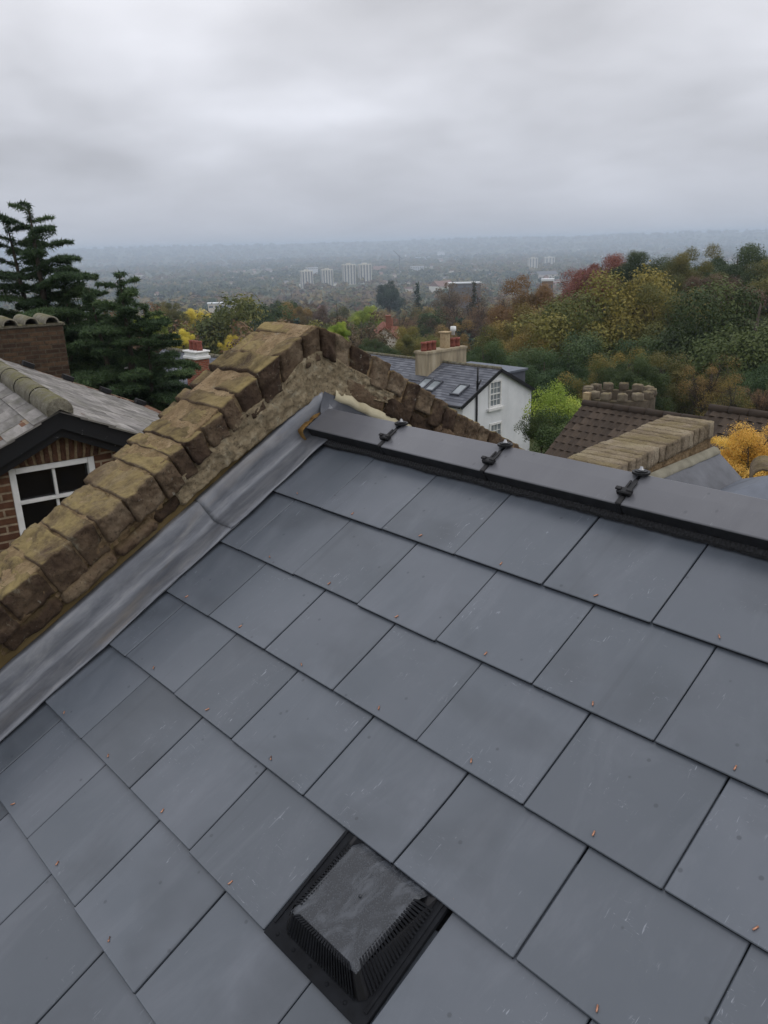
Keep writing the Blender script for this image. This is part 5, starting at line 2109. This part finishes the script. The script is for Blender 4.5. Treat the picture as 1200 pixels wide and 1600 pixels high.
# trees down the slope and over the valley: individuals, nearest ~210
COLW = ['olive'] * 5 + ['green'] * 4 + ['deep'] * 4 + ['gold'] * 4 + ['brown'] * 4 + ['orange'] * 2 + ['plum'] * 2 + ['pine'] * 1 + ['yellow'] * 1
WORDS = {'olive': 'olive green', 'green': 'mid green', 'deep': 'dark green', 'gold': 'golden olive', 'brown': 'thinning brown', 'orange': 'orange brown', 'plum': 'reddish brown', 'pine': 'blue green', 'yellow': 'yellow'}
cnt, tries = 0, 0
AVOID = [(WP.x - 6, WP.y, 11), (BP.x + 3, BP.y, 7), (HP.x - 2, HP.y, 6)]
while cnt < 225 and tries < 20000:
    tries += 1
    a = HEAD0 + vr.uniform(-33, 30)
    d = 75 * (900 / 75.0) ** vr.random()
    if a > -36 and d < 150:
        continue
    x, y = d * math.sin(math.radians(a)), d * math.cos(math.radians(a))
    if any((x - q_[0]) ** 2 + (y - q_[1]) ** 2 < q_[2] ** 2 for q_ in AVOID):
        continue
    rad = vr.uniform(2.6, 5.4) * (1 + d / 1800)
    if any((x - q_[0]) ** 2 + (y - q_[1]) ** 2 < ((q_[2] + rad) * .62) ** 2 for q_ in PLACED):
        continue
    if any((x - q_[0]) ** 2 + (y - q_[1]) ** 2 < (rad * .8 + 6) ** 2 for q_ in hs_):
        continue
    zg = ground(x, y)
    H = rad * vr.uniform(1.7, 2.6)
    if d < 140:
        # keep the gardens near the wall low, as seen over its coping
        H = min(H, 12)
    cc_ = vr.choice(COLW)
    far = d > 330
    if cc_ == 'pine':
        kd = 'conifer'
        H *= 1.3
    elif cc_ in ('brown', 'plum'):
        kd = 'mid_thin'
    else:
        kd = vr.choice(('far', 'far_tall')) if far else vr.choice(('mid', 'mid_tall'))
    tree('valley_tree', (x, y, zg - .3), zg + H, rad, kd, cc_, WORDS[cc_] + ' tree on the slope down to the valley', 'tree', WORDS[cc_] + ' trees on the valley slope')
    cnt += 1


# far woodland: nobody could count it
def far_wood(name, n, r0, r1, smin, smax, seed, cols):
    rg = np.random.default_rng(seed)
    P, R, T = [], [], []
    while len(P) < n:
        a = math.radians(HEAD0 + rg.uniform(-37, 37))
        d = r0 * (r1 / r0) ** (rg.random() ** .8)
        x, y = d * math.sin(a), d * math.cos(a)
        w = noise.noise(Vector((x / 170.0, y / 170.0, 2.2))) + .6 * noise.noise(Vector((x / 700.0, y / 700.0, 6.2)))
        if w < -.16 and rg.random() < .82:
            continue
        s = rg.uniform(smin, smax) * (1 + d / 4000)
        P.append((x, y, ground(x, y) + s * .5))
        R.append(s)
        T.append(np.clip(.5 + .35 * noise.noise(Vector((x / 60.0, y / 60.0, 0))) + .5 * noise.noise(Vector((x / 420.0, y / 420.0, 4))) + rg.normal() * .10, 0, 1))
    P, R, T = np.array(P), np.array(R), np.array(T)
    m = 22
    d = rg.normal(size=(n, m, 3))
    d /= np.linalg.norm(d, axis=2, keepdims=True)
    d[:, :, 2] = np.abs(d[:, :, 2]) * 1.0 - .15
    rad = R[:, None, None] * rg.uniform(.6, 1.05, (n, m, 1))
    pos = P[:, None, :] + d * rad * np.array([1.0, 1.0, .9])
    nr = d + rg.normal(size=d.shape) * .4 + np.array([0, 0, .3])
    nr /= np.linalg.norm(nr, axis=2, keepdims=True)
    tone = np.clip(T[:, None] + rg.normal(size=(n, m)) * .04, 0, 1)
    me = leaf_mesh(name, pos.reshape(-1, 3), nr.reshape(-1, 3), .42 * np.repeat(R, m), tone.ravel(), rg)
    o = bpy.data.objects.new(name, me)
    COL.objects.link(o)
    k_ = NT(name + '_leaves')
    me.materials.append(k_.done(k_.ramp(k_.coord('tone'), cols), .8, None, .15))
    return tag(o, kind='stuff')


far_wood('far_woodland', 17000, 420, 8600, 4.0, 7.5, 41,
         [(0.05, lin(40, 52, 36)), (.3, lin(60, 72, 42)), (.5, lin(86, 88, 48)), (.65, lin(112, 96, 52)), (.8, lin(104, 82, 60)), (.95, lin(74, 74, 52))])
# far town: roofs and pale gables scattered to the hills, uncountable
q = MB()
rt = random.Random(51)
nh = 0
while nh < 480:
    a = math.radians(HEAD0 + rt.uniform(-36, 36))
    d = 1300 * (6500 / 1300.0) ** rt.random()
    x, y = d * math.sin(a), d * math.cos(a)
    if noise.noise(Vector((x / 420.0, y / 420.0, 9.2))) < .0 and rt.random() < .8:
        continue
    L_, hw, hh = rt.uniform(6, 15), rt.uniform(3.5, 5.5), rt.uniform(5, 8)
    if rt.random() < .05:
        L_, hw, hh = rt.uniform(20, 50), rt.uniform(8, 16), rt.uniform(6, 14)
    zg = ground(x, y)
    an = rt.uniform(0, 3.14)
    X, Y = Vector((math.cos(an), math.sin(an), 0)), Vector((-math.sin(an), math.cos(an), 0))
    o_ = Vector((x, y, zg))
    tone = rt.random()
    r_ = hh + hw * .6
    b = q.add([o_ + X * sx * L_ / 2 + Y * sy * hw + z_ * zz for sx in (-1, 1) for sy in (-1, 1) for zz in (-3, hh)], [(0, 1, 3, 2), (4, 6, 7, 5), (0, 4, 5, 1), (2, 3, 7, 6)], None, .5 + tone * .5)
    e = [o_ - X * L_ / 2 - Y * hw * 1.08 + z_ * hh, o_ + X * L_ / 2 - Y * hw * 1.08 + z_ * hh, o_ + X * L_ / 2 + z_ * r_, o_ - X * L_ / 2 + z_ * r_, o_ + X * L_ / 2 + Y * hw * 1.08 + z_ * hh, o_ - X * L_ / 2 + Y * hw * 1.08 + z_ * hh]
    q.add(e, [(0, 1, 2, 3), (3, 2, 4, 5), (0, 3, 5), (1, 4, 2)], None, rt.random() * .45)
    nh += 1
k = NT('far_town')
M['far_town'] = k.done(k.ramp(k.coord('tone'), [(.0, lin(96, 72, 62)), (.2, lin(128, 96, 82)), (.35, lin(98, 98, 102)), (.47, lin(120, 118, 116)), (.52, lin(190, 180, 164)), (.7, lin(222, 220, 214)), (.82, lin(168, 124, 104)), (1.0, lin(206, 200, 192))]), .8)
tag(q.build('distant_town', M['far_town']), kind='stuff')

for o in bpy.data.objects:
    if '_o' in o:
        del o['_o']
